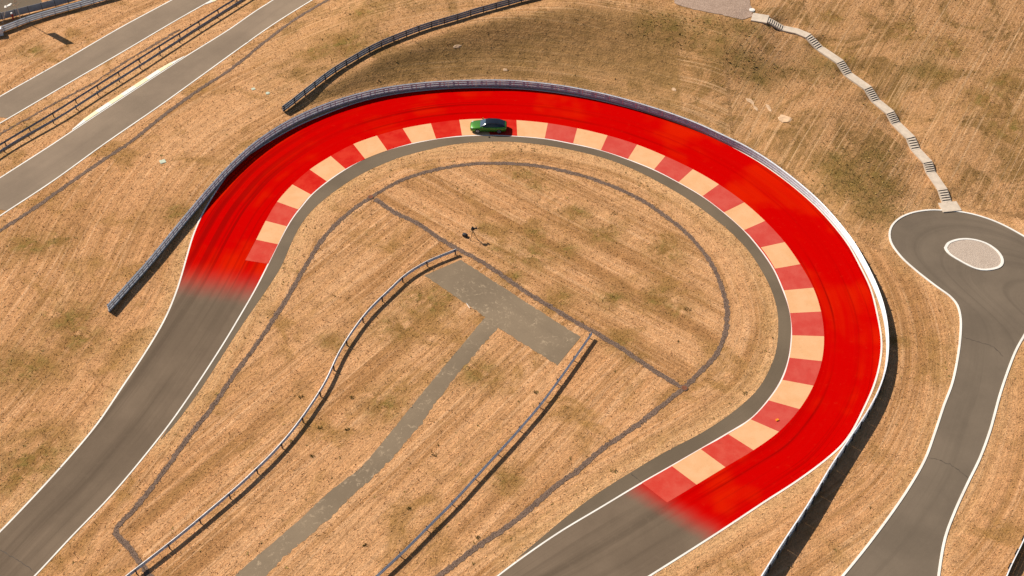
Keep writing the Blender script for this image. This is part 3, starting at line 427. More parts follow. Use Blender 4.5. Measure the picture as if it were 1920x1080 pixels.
for i in range(len(kb) - 1):
    a, b = kb[i], kb[i + 1]
    o_ = sub(ko, a[:2], b[:2]); i_ = sub(ki, a[2:], b[2:])
    red = (i % 2 == 0)
    mat = K_white if not red else K_red[0 if 3 <= i <= 12 else (1 if (i < 3 or i > 30) else 2)]
    n_, m_ = len(o_), 2; v = []; f = []
    for P0, zz in ((o_, .026), (i_, .034)):
        v += [(p[0], p[1], zz) for p in P0]
    v += [(p[0], p[1], .0215) for p in o_] + [(p[0], p[1], .0215) for p in i_]
    for q in range(n_ - 1):
        f.append((q, q + 1, n_ + q + 1, n_ + q)); f.append((2 * n_ + q, 2 * n_ + q + 1, q + 1, q)); f.append((n_ + q, n_ + q + 1, 3 * n_ + q + 1, 3 * n_ + q))
    f.append((0, n_, 3 * n_, 2 * n_)); f.append((n_ - 1, 3 * n_ - 1, 4 * n_ - 1, 2 * n_ - 1))
    bm_ = mesh('kerb_panel', v, f, mat); bb = bmesh.new(); bb.from_mesh(bm_); bmesh.ops.recalc_face_normals(bb, faces=bb.faces)
    if bb.faces[0].normal.z < 0: bmesh.ops.reverse_faces(bb, faces=bb.faces)
    bb.to_mesh(bm_); bb.free()
    ob('kerb_panel', bm_, track)
MB_ = MB(); MB_.box((0, 0, .05), (.34, .24, .1), .4)
o = MB_.build('orange_scrap', plain('orange_plastic', (.8, .25, .01), .5), None, (*PT['orange'], .032)); tag(o, 'small orange scrap lying on a red kerb panel', 'scrap')

# ------------------------------------------------------------------ other roads, paths, gravel
def road(name, L, Rr, mat, label, lines=(True, True), lw=.2, off=.022, n=None, M=6):
    A, B = pair(smooth_line(L, .6), smooth_line(Rr, .6), n or int(length(smooth_line(L, .6))[-1] / .6))
    r = sheet(name, A, B, M, mat, off); tag(r, label, kind='structure')
    for k, (P, Q) in enumerate(((L, Rr), (Rr, L))):
        if lines[k]:
            P_ = smooth_line(P, .6); Q_ = smooth_line(Q, .6); n_, t_ = normals(P_); mid = len(P_) // 2
            d = Q_[np.argmin(np.linalg.norm(Q_ - P_[mid], axis=1))] - P_[mid]; sd = 1 if d @ n_[mid] > 0 else -1
            edge_line(P_, lw, sd, off + .012, r, flat=False)
    return r
r1 = road('service_road', D['R1U'], D['R1L'], M_road, 'straight grey asphalt road beyond the double guardrail')
r2 = road('approach_road', D['R2U'], D['R2L'], M_road, 'straight grey asphalt road with a white and yellow kerb')
rr = road('turning_road', D['RR_L'], D['RR_R'], M_road2, 'grey asphalt road widening into a turning circle', (False, False), M=8)
def raised_line(P, w, h, parent, side=1):
    P_ = smooth_line(P, .6); n_, t_ = normals(P_); v = []; f = []
    z = terrain(P_[:, 0], P_[:, 1]); N = len(P_)
    for k, hh in ((0, .0), (0.02, h), (w - .02, h), (w, .0)):
        Q = P_ + n_ * side * (k - w / 2); v += [(a[0], a[1], c + .015 + hh) for a, c in zip(Q, z)]
    for s in range(3):
        for i in range(N - 1): f.append((s * N + i, s * N + i + 1, (s + 1) * N + i + 1, (s + 1) * N + i))
    m_ = mesh('edge_kerb', v, f, M_line); bb = bmesh.new(); bb.from_mesh(m_); bmesh.ops.recalc_face_normals(bb, faces=bb.faces)
    if sum(q.normal.z for q in bb.faces) < 0: bmesh.ops.reverse_faces(bb, faces=bb.faces)
    bb.to_mesh(m_); bb.free(); return ob('edge_kerb', m_, parent)
raised_line(D['RR_L'], .27, .06, rr); raised_line(D['RR_R'], .27, .06, rr)
M_seam = plain('tar_seam', (.085, .066, .05), .8, 0, .2, .2, 2)
for q, pr, z_ in zip(D['SEAM'], (rr, rr, track, track), (.028, .028, .0255, .0255)):
    P_ = smooth_line(q, .25); P_ = P_ + .05 * rng.normal(size=P_.shape); ribbon('tar_seam', P_, .09, M_seam, z_, pr, rough=.02, flat=True)
# white and yellow kerb blocks along the approach road
def kerb_row(a, b, n, w, parent):
    P_ = smooth_line(D['R2U'] if parent is r2 else D['R1L'], .1); i, j = [np.argmin(np.linalg.norm(P_ - np.array(q), axis=1)) for q in (a, b)]
    seg = resample(P_[min(i, j):max(i, j) + 1], n=n * 2 + 1); n_, t_ = normals(seg); sd = 1 if n_[0] @ (np.array(D['RB'][3]) - seg[len(seg) // 2]) > 0 else -1
    for k in range(n):
        q = seg[k * 2:k * 2 + 3]; nn = n_[k * 2:k * 2 + 3] * sd; w0 = w * min(1, (k + .35) / 1.6, (n - k + .1) / 1.6); w1 = w * min(1, (k + 1.2) / 1.6, (n - k - .75) / 1.6)
        v = []
        for zz in (.0, .07):
            v += [(p[0], p[1], zz + .012) for p in q] + [(p[0] + m_[0] * ww, p[1] + m_[1] * ww, zz * .6 + .012) for p, m_, ww in zip(q, nn, (w0, (w0 + w1) / 2, w1))]
        f = [(6, 7, 10, 9), (7, 8, 11, 10), (0, 1, 7, 6), (1, 2, 8, 7), (3, 9, 10, 4), (4, 10, 11, 5), (0, 6, 9, 3), (2, 5, 11, 8)]
        m_ = mesh('kerb_block', v, f, M_white if k % 2 == 0 else M_linedim); bb = bmesh.new(); bb.from_mesh(m_); bmesh.ops.recalc_face_normals(bb, faces=bb.faces); bb.to_mesh(m_); bb.free()
        ob('kerb_block', m_, parent)
kerb_row(PT['kA0'], PT['kA1'], 9, .75, r2); kerb_row(PT['kB0'], PT['kB1'], 4, .6, r1)
# island of the turning circle
isl = np.array(D['ISL'])[[0, 1, 2, 3, 4, 5, 6, 7, 8, 9, 10, 11]]
isl = smooth_line(list(isl) + [isl[0], isl[1]], .25); nI = np.argmin(np.linalg.norm(isl[len(isl) // 2:] - isl[0], axis=1)) + len(isl) // 2; isl = isl[:nI]
ci = isl.mean(0)
def disc(name, P, z, mat, parent=None):
    c = P.mean(0); v = [(*c, z)] + [(*p, z) for p in P] ; n = len(P)
    f = [(0, 1 + i, 1 + (i + 1) % n) for i in range(n)]
    a, b, q = (np.array(v[k]) for k in f[0])
    if np.cross(b - a, q - a)[2] < 0: f = [t[::-1] for t in f]
    return ob(name, mesh(name, v, f, mat), parent)
island = disc('gravel_island', ci + (isl - ci) * .92, .06, M_island); tag(island, 'oval island of pale gravel in the turning circle', kind='structure')
v = []; N = len(isl)
for k, zz in ((1.02, .02), (1.015, .10), (.92, .10), (.915, .03)): v += [(*(ci + (p - ci) * k), zz) for p in isl]
m_ = mesh('island_kerb', v, [(s * N + i, s * N + (i + 1) % N, (s + 1) * N + (i + 1) % N, (s + 1) * N + i) for s in range(3) for i in range(N)], M_white)
bb = bmesh.new(); bb.from_mesh(m_); bmesh.ops.recalc_face_normals(bb, faces=bb.faces)
if sum(q.normal.z for q in bb.faces) < 0: bmesh.ops.reverse_faces(bb, faces=bb.faces)
bb.to_mesh(m_); bb.free(); ob('island_kerb', m_, island)
# T-shaped old asphalt: pad and path
pad = np.array(D['PAD']); pad_l = resample(np.array([pad[0], pad[1]]), n=30)
A = resample(np.array([pad[1], pad[2], pad[3], pad[4]]), n=60); B = resample(np.array([pad[0], pad[5]]), n=60)
jit = lambda P, s: P + s * rng.normal(size=P.shape)
tag(sheet('asphalt_pad', jit(A, .05), jit(B, .05), 6, M_pad, .018, flat=True), 'weathered rectangular asphalt pad in the infield', kind='structure')
pl_, pr_ = resample(smooth_line(D['PTH_L'], .5), n=110), resample(smooth_line(D['PTH_R'], .5), n=110)
tag(sheet('asphalt_path', jit(pl_, .03), jit(pr_, .09), 4, M_pad, .010, flat=True), 'weathered asphalt path leading from the pad', kind='structure')
# gravel drains with loose stones
def stones(P, w, per_m, parent, smin=.035, smax=.085, name='loose_gravel'):
    n_, t_ = normals(P); L = length(P)[-1]; N = int(L * per_m); idx = rng.integers(0, len(P) - 1, N); t = rng.random(N)[:, None]
    q = P[idx] * (1 - t) + P[idx + 1] * t + n_[idx] * (rng.normal(size=(N, 1)) * w * .27)
    z = terrain(q[:, 0], q[:, 1]); r = smin + (smax - smin) * rng.random(N) ** 2
    base = np.array([(1, 0, 0), (0, 1, 0), (-1, 0, 0), (0, -1, 0), (0, 0, 1)]); V = base[None] * r[:, None, None] * (0.6 + .7 * rng.random((N, 5, 3)))
    an = rng.random(N) * 6.28; c, s = np.cos(an), np.sin(an); x = V[..., 0] * c[:, None] - V[..., 1] * s[:, None]; y = V[..., 0] * s[:, None] + V[..., 1] * c[:, None]
    V = np.stack([x + q[:, :1], y + q[:, 1:], V[..., 2] * .7 + z[:, None] + .02], -1).reshape(-1, 3)
    F = (np.arange(N)[:, None, None] * 5 + np.array([(0, 1, 4), (1, 2, 4), (2, 3, 4), (3, 0, 4)])[None]).reshape(-1, 3)
    o = ob(name, mesh(name, V, F.tolist(), M_gravel), parent); o['kind'] = 'stuff'; return o
def drain(name, P, w, label, per_m=60, rough=.06, st=True):
    P = resample(P, step=.3); g_ = ribbon(name, P, w, M_gravel, .03, rough=rough); tag(g_, label, kind='structure')
    if st: stones(P, w, per_m, g_)
    return g_
drain('gravel_drain', LOOP, .56, 'grey gravel drain looping round the infield')
drain('gravel_drain', DIAG, .62, 'straight grey gravel drain crossing the infield')
drain('gravel_drain', smooth_line(D['G_TL'], .6), .55, 'thin grey gravel drain beside the approach road', 35)
drain('gravel_drain', smooth_line(D['G_TL2'], .6), .35, 'faint gravel strip behind the double guardrail', 18, .09)
gp = np.array([PT['gv%d' % i] for i in range(7)])
gA = resample(gp[[0, 1, 2, 3]], n=30); gB = resample(gp[[6, 5, 4]], n=30)
tag(sheet('gravel_patch', jit(gA, .05), jit(gB, .05), 20, M_gravel_tan, .06), 'pinkish gravel patch on the hilltop by the stairs', kind='structure')

# ------------------------------------------------------------------ barriers
def wbeam_profile(h, d):
    # closed W section: (offset across, height)
    f = [(0, 0), (.45, .12), (1, .22), (1, .34), (.35, .46), (.35, .54), (1, .66), (1, .78), (.45, .88), (0, 1)]
    front = [(a * d, b * h) for a, b in f]; back = [(a * d - .012, b * h) for a, b in reversed(f)]
    return front + [(back[0][0] - .02, h)] + back[:1] + back[1:]
def rail_mesh(P, zs, side, prof, mat, name='rail'):
    n_, t_ = normals(P); k = len(prof); v = []; f = []
    for i in range(len(P)):
        for a, b in prof: v.append((P[i, 0] + n_[i, 0] * side * a, P[i, 1] + n_[i, 1] * side * a, zs[i] + b))
    for i in range(len(P) - 1):
        for j in range(k): f.append((i * k + j, i * k + (j + 1) % k, (i + 1) * k + (j + 1) % k, (i + 1) * k + j))
    f.append(tuple(range(k))); f.append(tuple(range((len(P) - 1) * k, len(P) * k))[::-1])
    m_ = mesh(name, v, f, mat); bb = bmesh.new(); bb.from_mesh(m_); bmesh.ops.recalc_face_normals(bb, faces=bb.faces); bb.to_mesh(m_); bb.free(); return m_
def barrier(name, label, P, heights, beams, beam_h, gap, post_step, side, cat='crash barrier', depth=.085, seg=4., mat=None, post_side=None, cap=True, group=None, post_mat=None, post_w=(.10, .14), plinth=0, straps=False):
    """side: which side of the line (along its normal) the beams face; posts stand on the other side"""
    P = resample(P, step=1.0) if post_step < 3.9 else resample(P, step=1.0); s = length(P); L = s[-1]; mat = mat or M_steel
    h = heights if callable(heights) else (lambda q: heights)
    root = empty(name, (P[0, 0], P[0, 1], tz(*P[0]))); tag(root, label, cat, group); inv = Matrix.Translation(-root.location)
    def put(nm, m_): m_.transform(inv); return ob(nm, m_, root)
    prof = wbeam_profile(beam_h, depth); nseg = max(1, int(round(L / seg)))
    for b in range(beams):
        for k in range(nseg):
            q = np.linspace(L * k / nseg + .006, L * (k + 1) / nseg - .006, max(2, int(seg) + 1)); Q = np.c_[np.interp(q, s, P[:, 0]), np.interp(q, s, P[:, 1])]
            H_ = np.array([h(t / L) for t in q]); zs = terrain(Q[:, 0], Q[:, 1]) + H_ - (beams - b) * beam_h - (beams - 1 - b) * gap
            put('rail', rail_mesh(Q, zs, side, prof, mat))
    for k in range(nseg if plinth else 0):
        q = np.linspace(L * k / nseg + .004, L * (k + 1) / nseg - .004, int(seg) + 1); Q = np.c_[np.interp(q, s, P[:, 0]), np.interp(q, s, P[:, 1])]
        ph = max(plinth, h(float(q.mean()) / L) - (beams * beam_h + (beams - 1) * gap) + .005)
        put('plinth', rail_mesh(Q, terrain(Q[:, 0], Q[:, 1]) - .02, side, [(-.06, 0), (.10, 0), (.09, ph), (-.05, ph)], M_plinth, 'plinth'))
    npost = int(L / post_step) + 1; ps = -side if post_side is None else post_side
    pn, pt_ = normals(P)
    shared = {}
    if straps:
        b_ = MB(); b_.box((0, 0, 0), (.11, .02, .96)); st_me = mesh('splice_plate', b_.v, b_.f, M_steel)
        for k in range(int(L * .52 / 2.0)):
            t = 1.0 + k * 2.0; x = np.interp(t, s, P[:, 0]); y = np.interp(t, s, P[:, 1]); i = min(len(P) - 1, int(round(t / L * (len(P) - 1)))); nx, ny = pn[i] * side * (depth + .014)
            ob('splice_plate', st_me, root, Vector((x + nx, y + ny, tz(x, y) + h(t / L) - .52)) - root.location, math.atan2(pt_[i, 1], pt_[i, 0]))
    for k in range(npost):
        t = min(L, .25 + k * post_step); x = np.interp(t, s, P[:, 0]); y = np.interp(t, s, P[:, 1]); i = min(len(P) - 1, int(t / L * (len(P) - 1)))
        nx, ny = pn[i] * ps; hh = round(h(t / L) + (.02 if ps == -side else 0), 2)
        if hh not in shared:
            b_ = MB(); w_, d_ = post_w
            b_.box((0, d_ / 2 - .006, hh / 2 - .1), (w_, .012, hh + .2)); b_.box((0, -d_ / 2 + .006, hh / 2 - .1), (w_, .012, hh + .2)); b_.box((0, 0, hh / 2 - .1), (.012, d_ - .024, hh + .2))
            shared[hh] = mesh('post', b_.v, b_.f, post_mat or M_post)
        o_ = ob('post', shared[hh], root, Vector((x + nx * (.012 + post_w[1] / 2 + (depth if ps == side else .02)), y + ny * (.012 + post_w[1] / 2 + (depth if ps == side else .02)), tz(x, y))) - root.location, math.atan2(pt_[i, 1], pt_[i, 0]))
    return root
BARL = smooth_line(D['BAR'], .5)
# which side faces the bend centre
cen = np.array([5., 115.])
nb, _ = normals(BARL); side_in = 1 if nb[len(nb) // 2] @ (cen - BARL[len(BARL) // 2]) > 0 else -1
bh = [p[2] for p in D['BAR']]; bsl = length(np.array([p[:2] for p in D['BAR']])); bsl = bsl / bsl[-1]
barrier('bend_barrier', 'long triple beam steel crash barrier round the outside of the red bend', BARL, lambda t: float(np.interp(t, bsl, bh)), 3, .32, .055, 2.0, side_in, post_side=-side_in, plinth=.24, depth=.13, straps=True)
FENL = smooth_line(D['FEN'], .5); nb, _ = normals(FENL); sf = 1 if nb[3][1] > 0 else -1
barrier('embankment_barrier', 'grey steel barrier with exposed posts along the embankment crest', FENL, 1.1, 3, .315, .03, 2.0, sf, mat=M_fence, post_side=-sf, post_mat=M_post)
RAL, RBL = smooth_line(D['RA'], .5), smooth_line(D['RB'], .5); nb, _ = normals(RAL); s1 = 1 if nb[3][1] > 0 else -1
barrier('guardrail', 'guardrail of the double pair nearer the far service road', RAL, .75, 1, .33, 0, 4.0, s1, 'guardrail', group='double guardrail between the two roads', post_mat=M_post, mat=M_fence, post_side=-s1)
barrier('guardrail', 'guardrail of the double pair nearer the kerbed approach road', RBL, .75, 1, .33, 0, 4.0, -s1, 'guardrail', group='double guardrail between the two roads', post_mat=M_post, mat=M_fence, post_side=s1)
GLL, GRL = smooth_line(D['GL'], .5), smooth_line(D['GR'], .5)
nb, _ = normals(GLL); sg = 1 if nb[5] @ (GLL[5] - np.array(D['PAD'][3])) > 0 else -1
barrier('guardrail', 'curving single guardrail in the infield left of the asphalt path', GLL, .82, 1, .43, 0, 4.0, sg, 'guardrail', depth=.12, mat=M_rail, post_side=-sg)
nb, _ = normals(GRL); sg = 1 if nb[5] @ (GRL[5] - np.array(D['PAD'][3])) > 0 else -1
barrier('guardrail', 'straight single guardrail in the infield right of the asphalt path', GRL, .82, 1, .43, 0, 4.0, sg, 'guardrail', depth=.12, mat=M_rail, post_side=-sg)
BRL = smooth_line(D['BRB'], .5); nb, _ = normals(BRL); sg = 1 if nb[1][0] < 0 else -1
barrier('corner_barrier', 'short stretch of steel barrier in the lower right corner', BRL, 1.0, 3, .3, .04, 2.0, sg, post_side=sg)
TL = smooth_line([PT['barTL%d' % i] for i in range(6)], .5); nb, _ = normals(TL); sg = 1 if nb[3][1] < 0 else -1
barrier('roadside_barrier', 'triple beam steel barrier behind the far road, ending at a white block', TL, 1.05, 3, .29, .06, 2.0, sg, post_side=-sg, depth=.13)

# ------------------------------------------------------------------ dark panel fence, post with banner, block and bits in the far corner
FL = smooth_line([PT['fnTL%d' % i] for i in range(6)], .5); FLs = length(FL); root = empty('panel_fence', (*FL[0], 0)); tag(root, 'dark panel fence behind the roadside barrier, far corner', 'fence')
nP = int(FLs[-1] / 1.9)
for k in range(nP):
    q = np.array([np.interp([FLs[-1] * k / nP, FLs[-1] * (k + 1) / nP], FLs, FL[:, i]) for i in (0, 1)]).T; d = q[1] - q[0]; L_ = np.linalg.norm(d); an = math.atan2(d[1], d[0]); c = q.mean(0)
    b_ = MB(); b_.box((0, 0, .72), (L_ - .1, .03, 1.15)); b_.build('panel', M_fence, root, (c[0] - FL[0, 0], c[1] - FL[0, 1], 0), an)
    b_ = MB(); b_.box((0, 0, .68), (.09, .09, 1.36)); b_.box((0, 0, 1.37), (.11, .11, .03)); b_.build('post', M_post, root, (q[0][0] - FL[0, 0], q[0][1] - FL[0, 1], 0), an)
pz = 9.4
root = empty('banner_pole', (*PT['pole'], 0)); tag(root, 'tall pale pole behind the roadside barrier, far corner', 'pole')
b_ = MB(); b_.tube((0, 0, 0), (0, 0, pz), .07, .05, 10); b_.box((0, 0, .02), (.3, .3, .04)); b_.build('pole', M_conc, root)
b_ = MB(); ax = R(15); b_.box((.62 * math.cos(ax), .62 * math.sin(ax), pz - 2.2), (1.15, .04, 3.9), ax); b_.build('banner', M_white, root)
b_ = MB(); b_.box((0, 0, .55), (1.25, .8, 1.1), .3, 0, .97); b_.box((0, 0, 1.13), (1.2, .75, .06), .3)
o = b_.build('concrete_block', plain('white_concrete', (.72, .72, .72), .8, 0, .2), None, (PT['block'][0] - .3, PT['block'][1] + .1, 0)); tag(o, 'white concrete block at the end of the roadside barrier', 'block')
root = empty('hydrant', (*PT['hyd'], 0)); tag(root, 'red hydrant with white cap before the dark fence', 'hydrant')
b_ = MB(); b_.tube((0, 0, 0), (0, 0, 1.0), .12, .11, 10); b_.tube((-.2, 0, .75), (.2, 0, .75), .07, .07, 8); b_.build('body', plain('red_enamel', (.45, .03, .03), .5), root)
b_ = MB(); b_.tube((0, 0, 1.0), (0, 0, 1.14), .19, .14, 10); b_.build('cap', M_white, root)
b_ = MB(); b_.tube((0, 0, 0), (1.5, .3, 3.2), .045, .04, 8); b_.tube((0, 0, 0), (0, 0, .06), .14, .12, 8); o = b_.build('leaning_rod', M_conc, None, (*PT['boom0'], 0)); tag(o, 'thin pale rod leaning beside the white concrete block', 'rod')
ap = np.array([PT['fnTL0'], PT['fnTL4']]); dd = ap[1] - ap[0]; nn = np.array([-dd[1], dd[0]]) / np.linalg.norm(dd)
A = resample(np.array([ap[0] - dd * .4, ap[1] - dd * .35]) + nn * 1.2, n=20); B = A + nn * 30
tag(sheet('paddock_tarmac', A, B, 10, M_shoulder, .03), 'grey tarmac area behind the dark panel fence', kind='structure')
b_ = MB(); b_.box((0, 0, .04), (.9, .35, .06), .5); b_.box((.3, .4, .045), (.55, .3, .07), .9); b_.box((-.15, -.4, .035), (.4, .25, .05), .2)
o = b_.build('white_scraps', M_white, None, (PT['junk'][0], PT['junk'][1] + 1.5, .04)); tag(o, 'white sheets lying on the tarmac behind the dark fence', 'sheets')

# ------------------------------------------------------------------ hillside stairs
root = empty('hillside_stairs', (STA[-1][0], STA[-1][1], 0)); tag(root, 'pale concrete stairs and landings winding down the grassy hill', 'stairs')
rl = Vector(root.location); PW = 1.3
M_riser = plain('dark_riser', (.035, .028, .026), .8, 0, .2)
SP = np.array([s[:2] for s in STA]); sn, stn = normals(SP)
# rows across the path at each node
for i in range(len(STA) - 1):
    a, b = STA[i], STA[i + 1]; A = np.array(a[:2]); B = np.array(b[:2]); d = B - A; L_ = np.linalg.norm(d); t = d / L_; n = np.array([-t[1], t[0]])
    w = PW * (1.55 if i == 0 else (1.9 if i == len(STA) - 2 else 1.0))
    if a[3] == 'L':
        K = max(2, int(L_ / .6)); v = []; f = []
        for k in range(K + 1):
            u = k / K; p = A + d * u; nn = n * (1 - abs(2 * u - 1) * .0); z = a[2] + (b[2] - a[2]) * u + .02
            # mitre with the neighbouring pieces
            if k == 0 and i > 0: m = sn[i] / max(.6, sn[i] @ n)
            elif k == K and i < len(STA) - 2: m = sn[i + 1] / max(.6, sn[i + 1] @ n)
            else: m = n
            if i == len(STA) - 2: m = n
            for sgn, zz in ((-1, z), (1, z), (1, z - .22), (-1, z - .22)): v.append((*(p + m * sgn * w / 2), zz))
        for k in range(K):
            for j in range(4): f.append((k * 4 + j, k * 4 + (j + 1) % 4, k * 4 + 4 + (j + 1) % 4, k * 4 + 4 + j))
        f.append((0, 3, 2, 1)); f.append((K * 4, K * 4 + 1, K * 4 + 2, K * 4 + 3))
        m_ = mesh('landing', v, f, M_conc); bb = bmesh.new(); bb.from_mesh(m_); bmesh.ops.recalc_face_normals(bb, faces=bb.faces); bb.to_mesh(m_); bb.free(); m_.transform(Matrix.Translation(-rl)); ob('landing', m_, root)
    elif a[3] == 'F':
        nR = a[4]; v = []; f = []
        # sloping side strings
        b_ = MB()
        for sgn in (-1, 1):
            q0 = A + n * sgn * (w / 2 - .06); q1 = B + n * sgn * (w / 2 - .06); e = n * .06
            vs = []
            for q, z in ((q0, a[2]), (q1, b[2])):
                for ee, zz in ((-1, z - .055), (1, z - .055), (1, z - .3), (-1, z - .3)): vs.append((*(q + e * ee), zz))
            b_.add(vs, [(0, 1, 2, 3), (7, 6, 5, 4), (0, 4, 5, 1), (1, 5, 6, 2), (2, 6, 7, 3), (3, 7, 4, 0)])
        m_ = mesh('stair_flight', b_.v, b_.f, M_conc); bb = bmesh.new(); bb.from_mesh(m_); bmesh.ops.recalc_face_normals(bb, faces=bb.faces); bb.to_mesh(m_); bb.free(); m_.transform(Matrix.Translation(-rl)); fo = ob('stair_flight', m_, root)
        run = L_ / nR; an = math.atan2(t[1], t[0])
        for k in range(nR):
            p = A + t * run * (k + .5); z = a[2] - (k + 1) * (a[2] - b[2]) / nR
            b_ = MB(); st_h = (a[2] - b[2]) / nR
            b_.box((run * .03, 0, 0), (run * .94, w - .24, .07)); b_.box((-run * .5 + .015, 0, st_h / 2 - .035), (.025, w - .25, st_h), 0, 1)
            ob('step', mesh('step', b_.v, b_.f, [M_conc, M_riser], False, b_.m), fo, Vector((*p, z)) - rl, an)
P = PT['disc']; b_ = MB(); b_.tube((0, 0, -.05), (0, 0, .06), .42, .42, 20); b_.tube((0, 0, .06), (0, 0, .09), .3, .28, 16); o = b_.build('manhole_cover', M_white, None, (*P, tz(*P) + .05)); tag(o, 'round white cover on the hilltop above the stairs', 'cover')

# ------------------------------------------------------------------ covers, plates, stick, rocks
M_rust = plain('rusty_iron', (.20, .075, .04), .85, 0, .2, .25, 6)
for k, lab in (('mh1', 'rust brown manhole cover where two gravel drains meet, near the left kerb'), ('mh2', 'rust brown manhole cover where two gravel drains meet, near the right bend')):
    r_ = empty('manhole', (*PT[k], .03)); tag(r_, lab, 'manhole', 'manholes in the gravel drains')
    b_ = MB(); b_.tube((0, 0, -.1), (0, 0, .05), .42, .42, 20); b_.build('frame', M_gravel, r_); b_ = MB(); b_.tube((0, 0, -.06), (0, 0, .07), .32, .32, 18)
    for a_ in (-.16, 0, .16): b_.box((0, a_, .075), (.5, .04, .012))
    b_.build('lid', M_rust, r_)
M_pale = plain('pale_green_concrete', (.50, .54, .42), .8, 0, .2)
for k, sz, lab in (('sq1', .62, 'square pale concrete plate in the grass beside the left barrier'), ('sq2', .42, 'small pale concrete plate in the grass near the embankment barrier end')):
    b_ = MB(); b_.box((0, 0, .02), (sz * 1.25, sz * 1.25, .05)); b_.box((0, 0, .055), (sz, sz, .03)); o = b_.build('concrete_plate', M_pale, None, (*PT[k], tz(*PT[k])), .5); tag(o, lab, 'plate')
b_ = MB(); b_.tube((0, 0, -.05), (0, 0, .06), .3, .3, 18); b_.tube((0, 0, .06), (0, 0, .085), .22, .2, 14); o = b_.build('drain_cover', M_pale, None, (*PT['disc2'], tz(*PT['disc2']))); tag(o, 'small round pale cover in the grass near the embankment barrier end', 'cover')
b_ = MB(); b_.tube((*PT['stick0'], .06), (*PT['stick1'], .06), .045, .04, 6); o = b_.build('white_stick', M_white, None); tag(o, 'thin white stick lying beside the asphalt pad', 'stick')
M_rock = plain('pale_limestone', (.60, .40, .245), .9, 0, .2, .18, 2.5)
for k, sx, sy, sz, rz_, lab in (('rock1', 1.15, .85, .25, .3, 'largest pale rock slab on the embankment, right of the others'), ('rock2', .95, .4, .16, -.4, 'pale flat rock furthest left of the three close together on the slope'),
        ('rock3', .8, .25, .14, -.5, 'thin pale rock sliver below the flat rock on the slope'), ('rock4', .85, .3, .15, -.55, 'thin pale rock left of the largest slab on the slope'),
        ('rock5', .8, .35, .14, .1, 'pale rock high on the shaded embankment near its crest'), ('rock6', .5, .3, .14, -.2, 'small pale rock on the shaded embankment above the red bend'), ('rock7', .5, .3, .14, -.2, 'small pale rock just behind the barrier top, mid embankment')):
    bb = bmesh.new(); bmesh.ops.create_icosphere(bb, subdivisions=2, radius=1)
    for q in bb.verts:
        s_ = 1 + random.uniform(-.32, .25); q.co = Vector((q.co.x * sx * .8 * s_, q.co.y * sy * .8 * s_, max(-.5, min(.6, q.co.z)) * sz * .55 * s_))
    m_ = bpy.data.meshes.new('rock'); bb.to_mesh(m_); bb.free(); m_.materials.append(M_rock); x, y = PT[k]; z = tz(x, y)
    o = ob('rock', m_, None, (x, y, z)); e = .5; nrm = Vector((-(tz(x + e, y) - tz(x - e, y)) / (2 * e), -(tz(x, y + e) - tz(x, y - e)) / (2 * e), 1)).normalized()
    o.rotation_euler = (nrm.to_track_quat('Z', 'Y') @ Matrix.Rotation(rz_, 3, 'Z').to_quaternion()).to_euler(); tag(o, lab, 'rock', 'pale rocks on the embankment')

# ------------------------------------------------------------------ camera tripod and bag
M_black = plain('black_plastic', (.018, .014, .014), .5, 0, .4)
root = empty('camera_tripod', (*PT['tripod'], 0), R(20)); tag(root, 'black camera on a tripod standing in the dry infield grass', 'tripod')
for k in range(3):
    a_ = R(90 + 120 * k); b_ = MB(); f_ = Vector((.52 * math.cos(a_), .52 * math.sin(a_), .0)); t_ = Vector((.06 * math.cos(a_), .06 * math.sin(a_), 1.2)); mid = f_.lerp(t_, .5)
    b_.tube(t_, mid, .042, .038, 8); b_.tube(mid, f_, .03, .026, 8); b_.tube(f_, f_ + Vector((0, 0, .03)), .045, .04, 8); b_.build('leg', M_black, root)
b_ = MB(); b_.tube((0, 0, 1.1), (0, 0, 1.4), .06, .05, 10); b_.box((0, 0, 1.42), (.18, .16, .08)); b_.tube((-.05, 0, 1.42), (-.42, -.05, 1.22), .018, .018, 6); b_.build('head', M_black, root)
b_ = MB(); b_.box((0, 0, 1.6), (.42, .24, .28)); b_.tube((.18, 0, 1.6), (.5, 0, 1.6), .1, .12, 12); b_.box((.5, 0, 1.6), (.06, .34, .28)); b_.box((-.02, 0, 1.78), (.24, .1, .08)); b_.box((.05, .22, 1.72), (.2, .06, .18)); b_.tube((0, 0, 1.46), (-.1, 0, 1.46), .09, .09, 8); b_.build('camera', M_black, root)
root = empty('equipment_bag', (*PT['bag'], 0), R(-30)); tag(root, 'small black equipment bag lying beside the tripod', 'bag')
bb = bmesh.new(); bmesh.ops.create_icosphere(bb, subdivisions=3, radius=1)
for q in bb.verts:
    c_ = q.co.copy(); sg_ = lambda t: math.copysign(abs(t) ** .6, t); q.co = Vector((sg_(c_.x) * .36, sg_(c_.y) * .25, .2 + sg_(c_.z) * .2 * (1.1 - .2 * c_.x)))
m_ = bpy.data.meshes.new('bag_body'); bb.to_mesh(m_); bb.free(); m_.materials.append(M_black); m_.polygons.foreach_set('use_smooth', [True] * len(m_.polygons)); ob('bag_body', m_, root)
b_ = MB()
for k in range(8): b_.tube((-.14 + .28 * k / 8, 0, .39 + .09 * math.sin(math.pi * k / 8)), (-.14 + .28 * (k + 1) / 8, 0, .39 + .09 * math.sin(math.pi * (k + 1) / 8)), .02, .02, 6)
b_.build('handle', plain('grey_strap', (.3, .29, .3), .5), root)

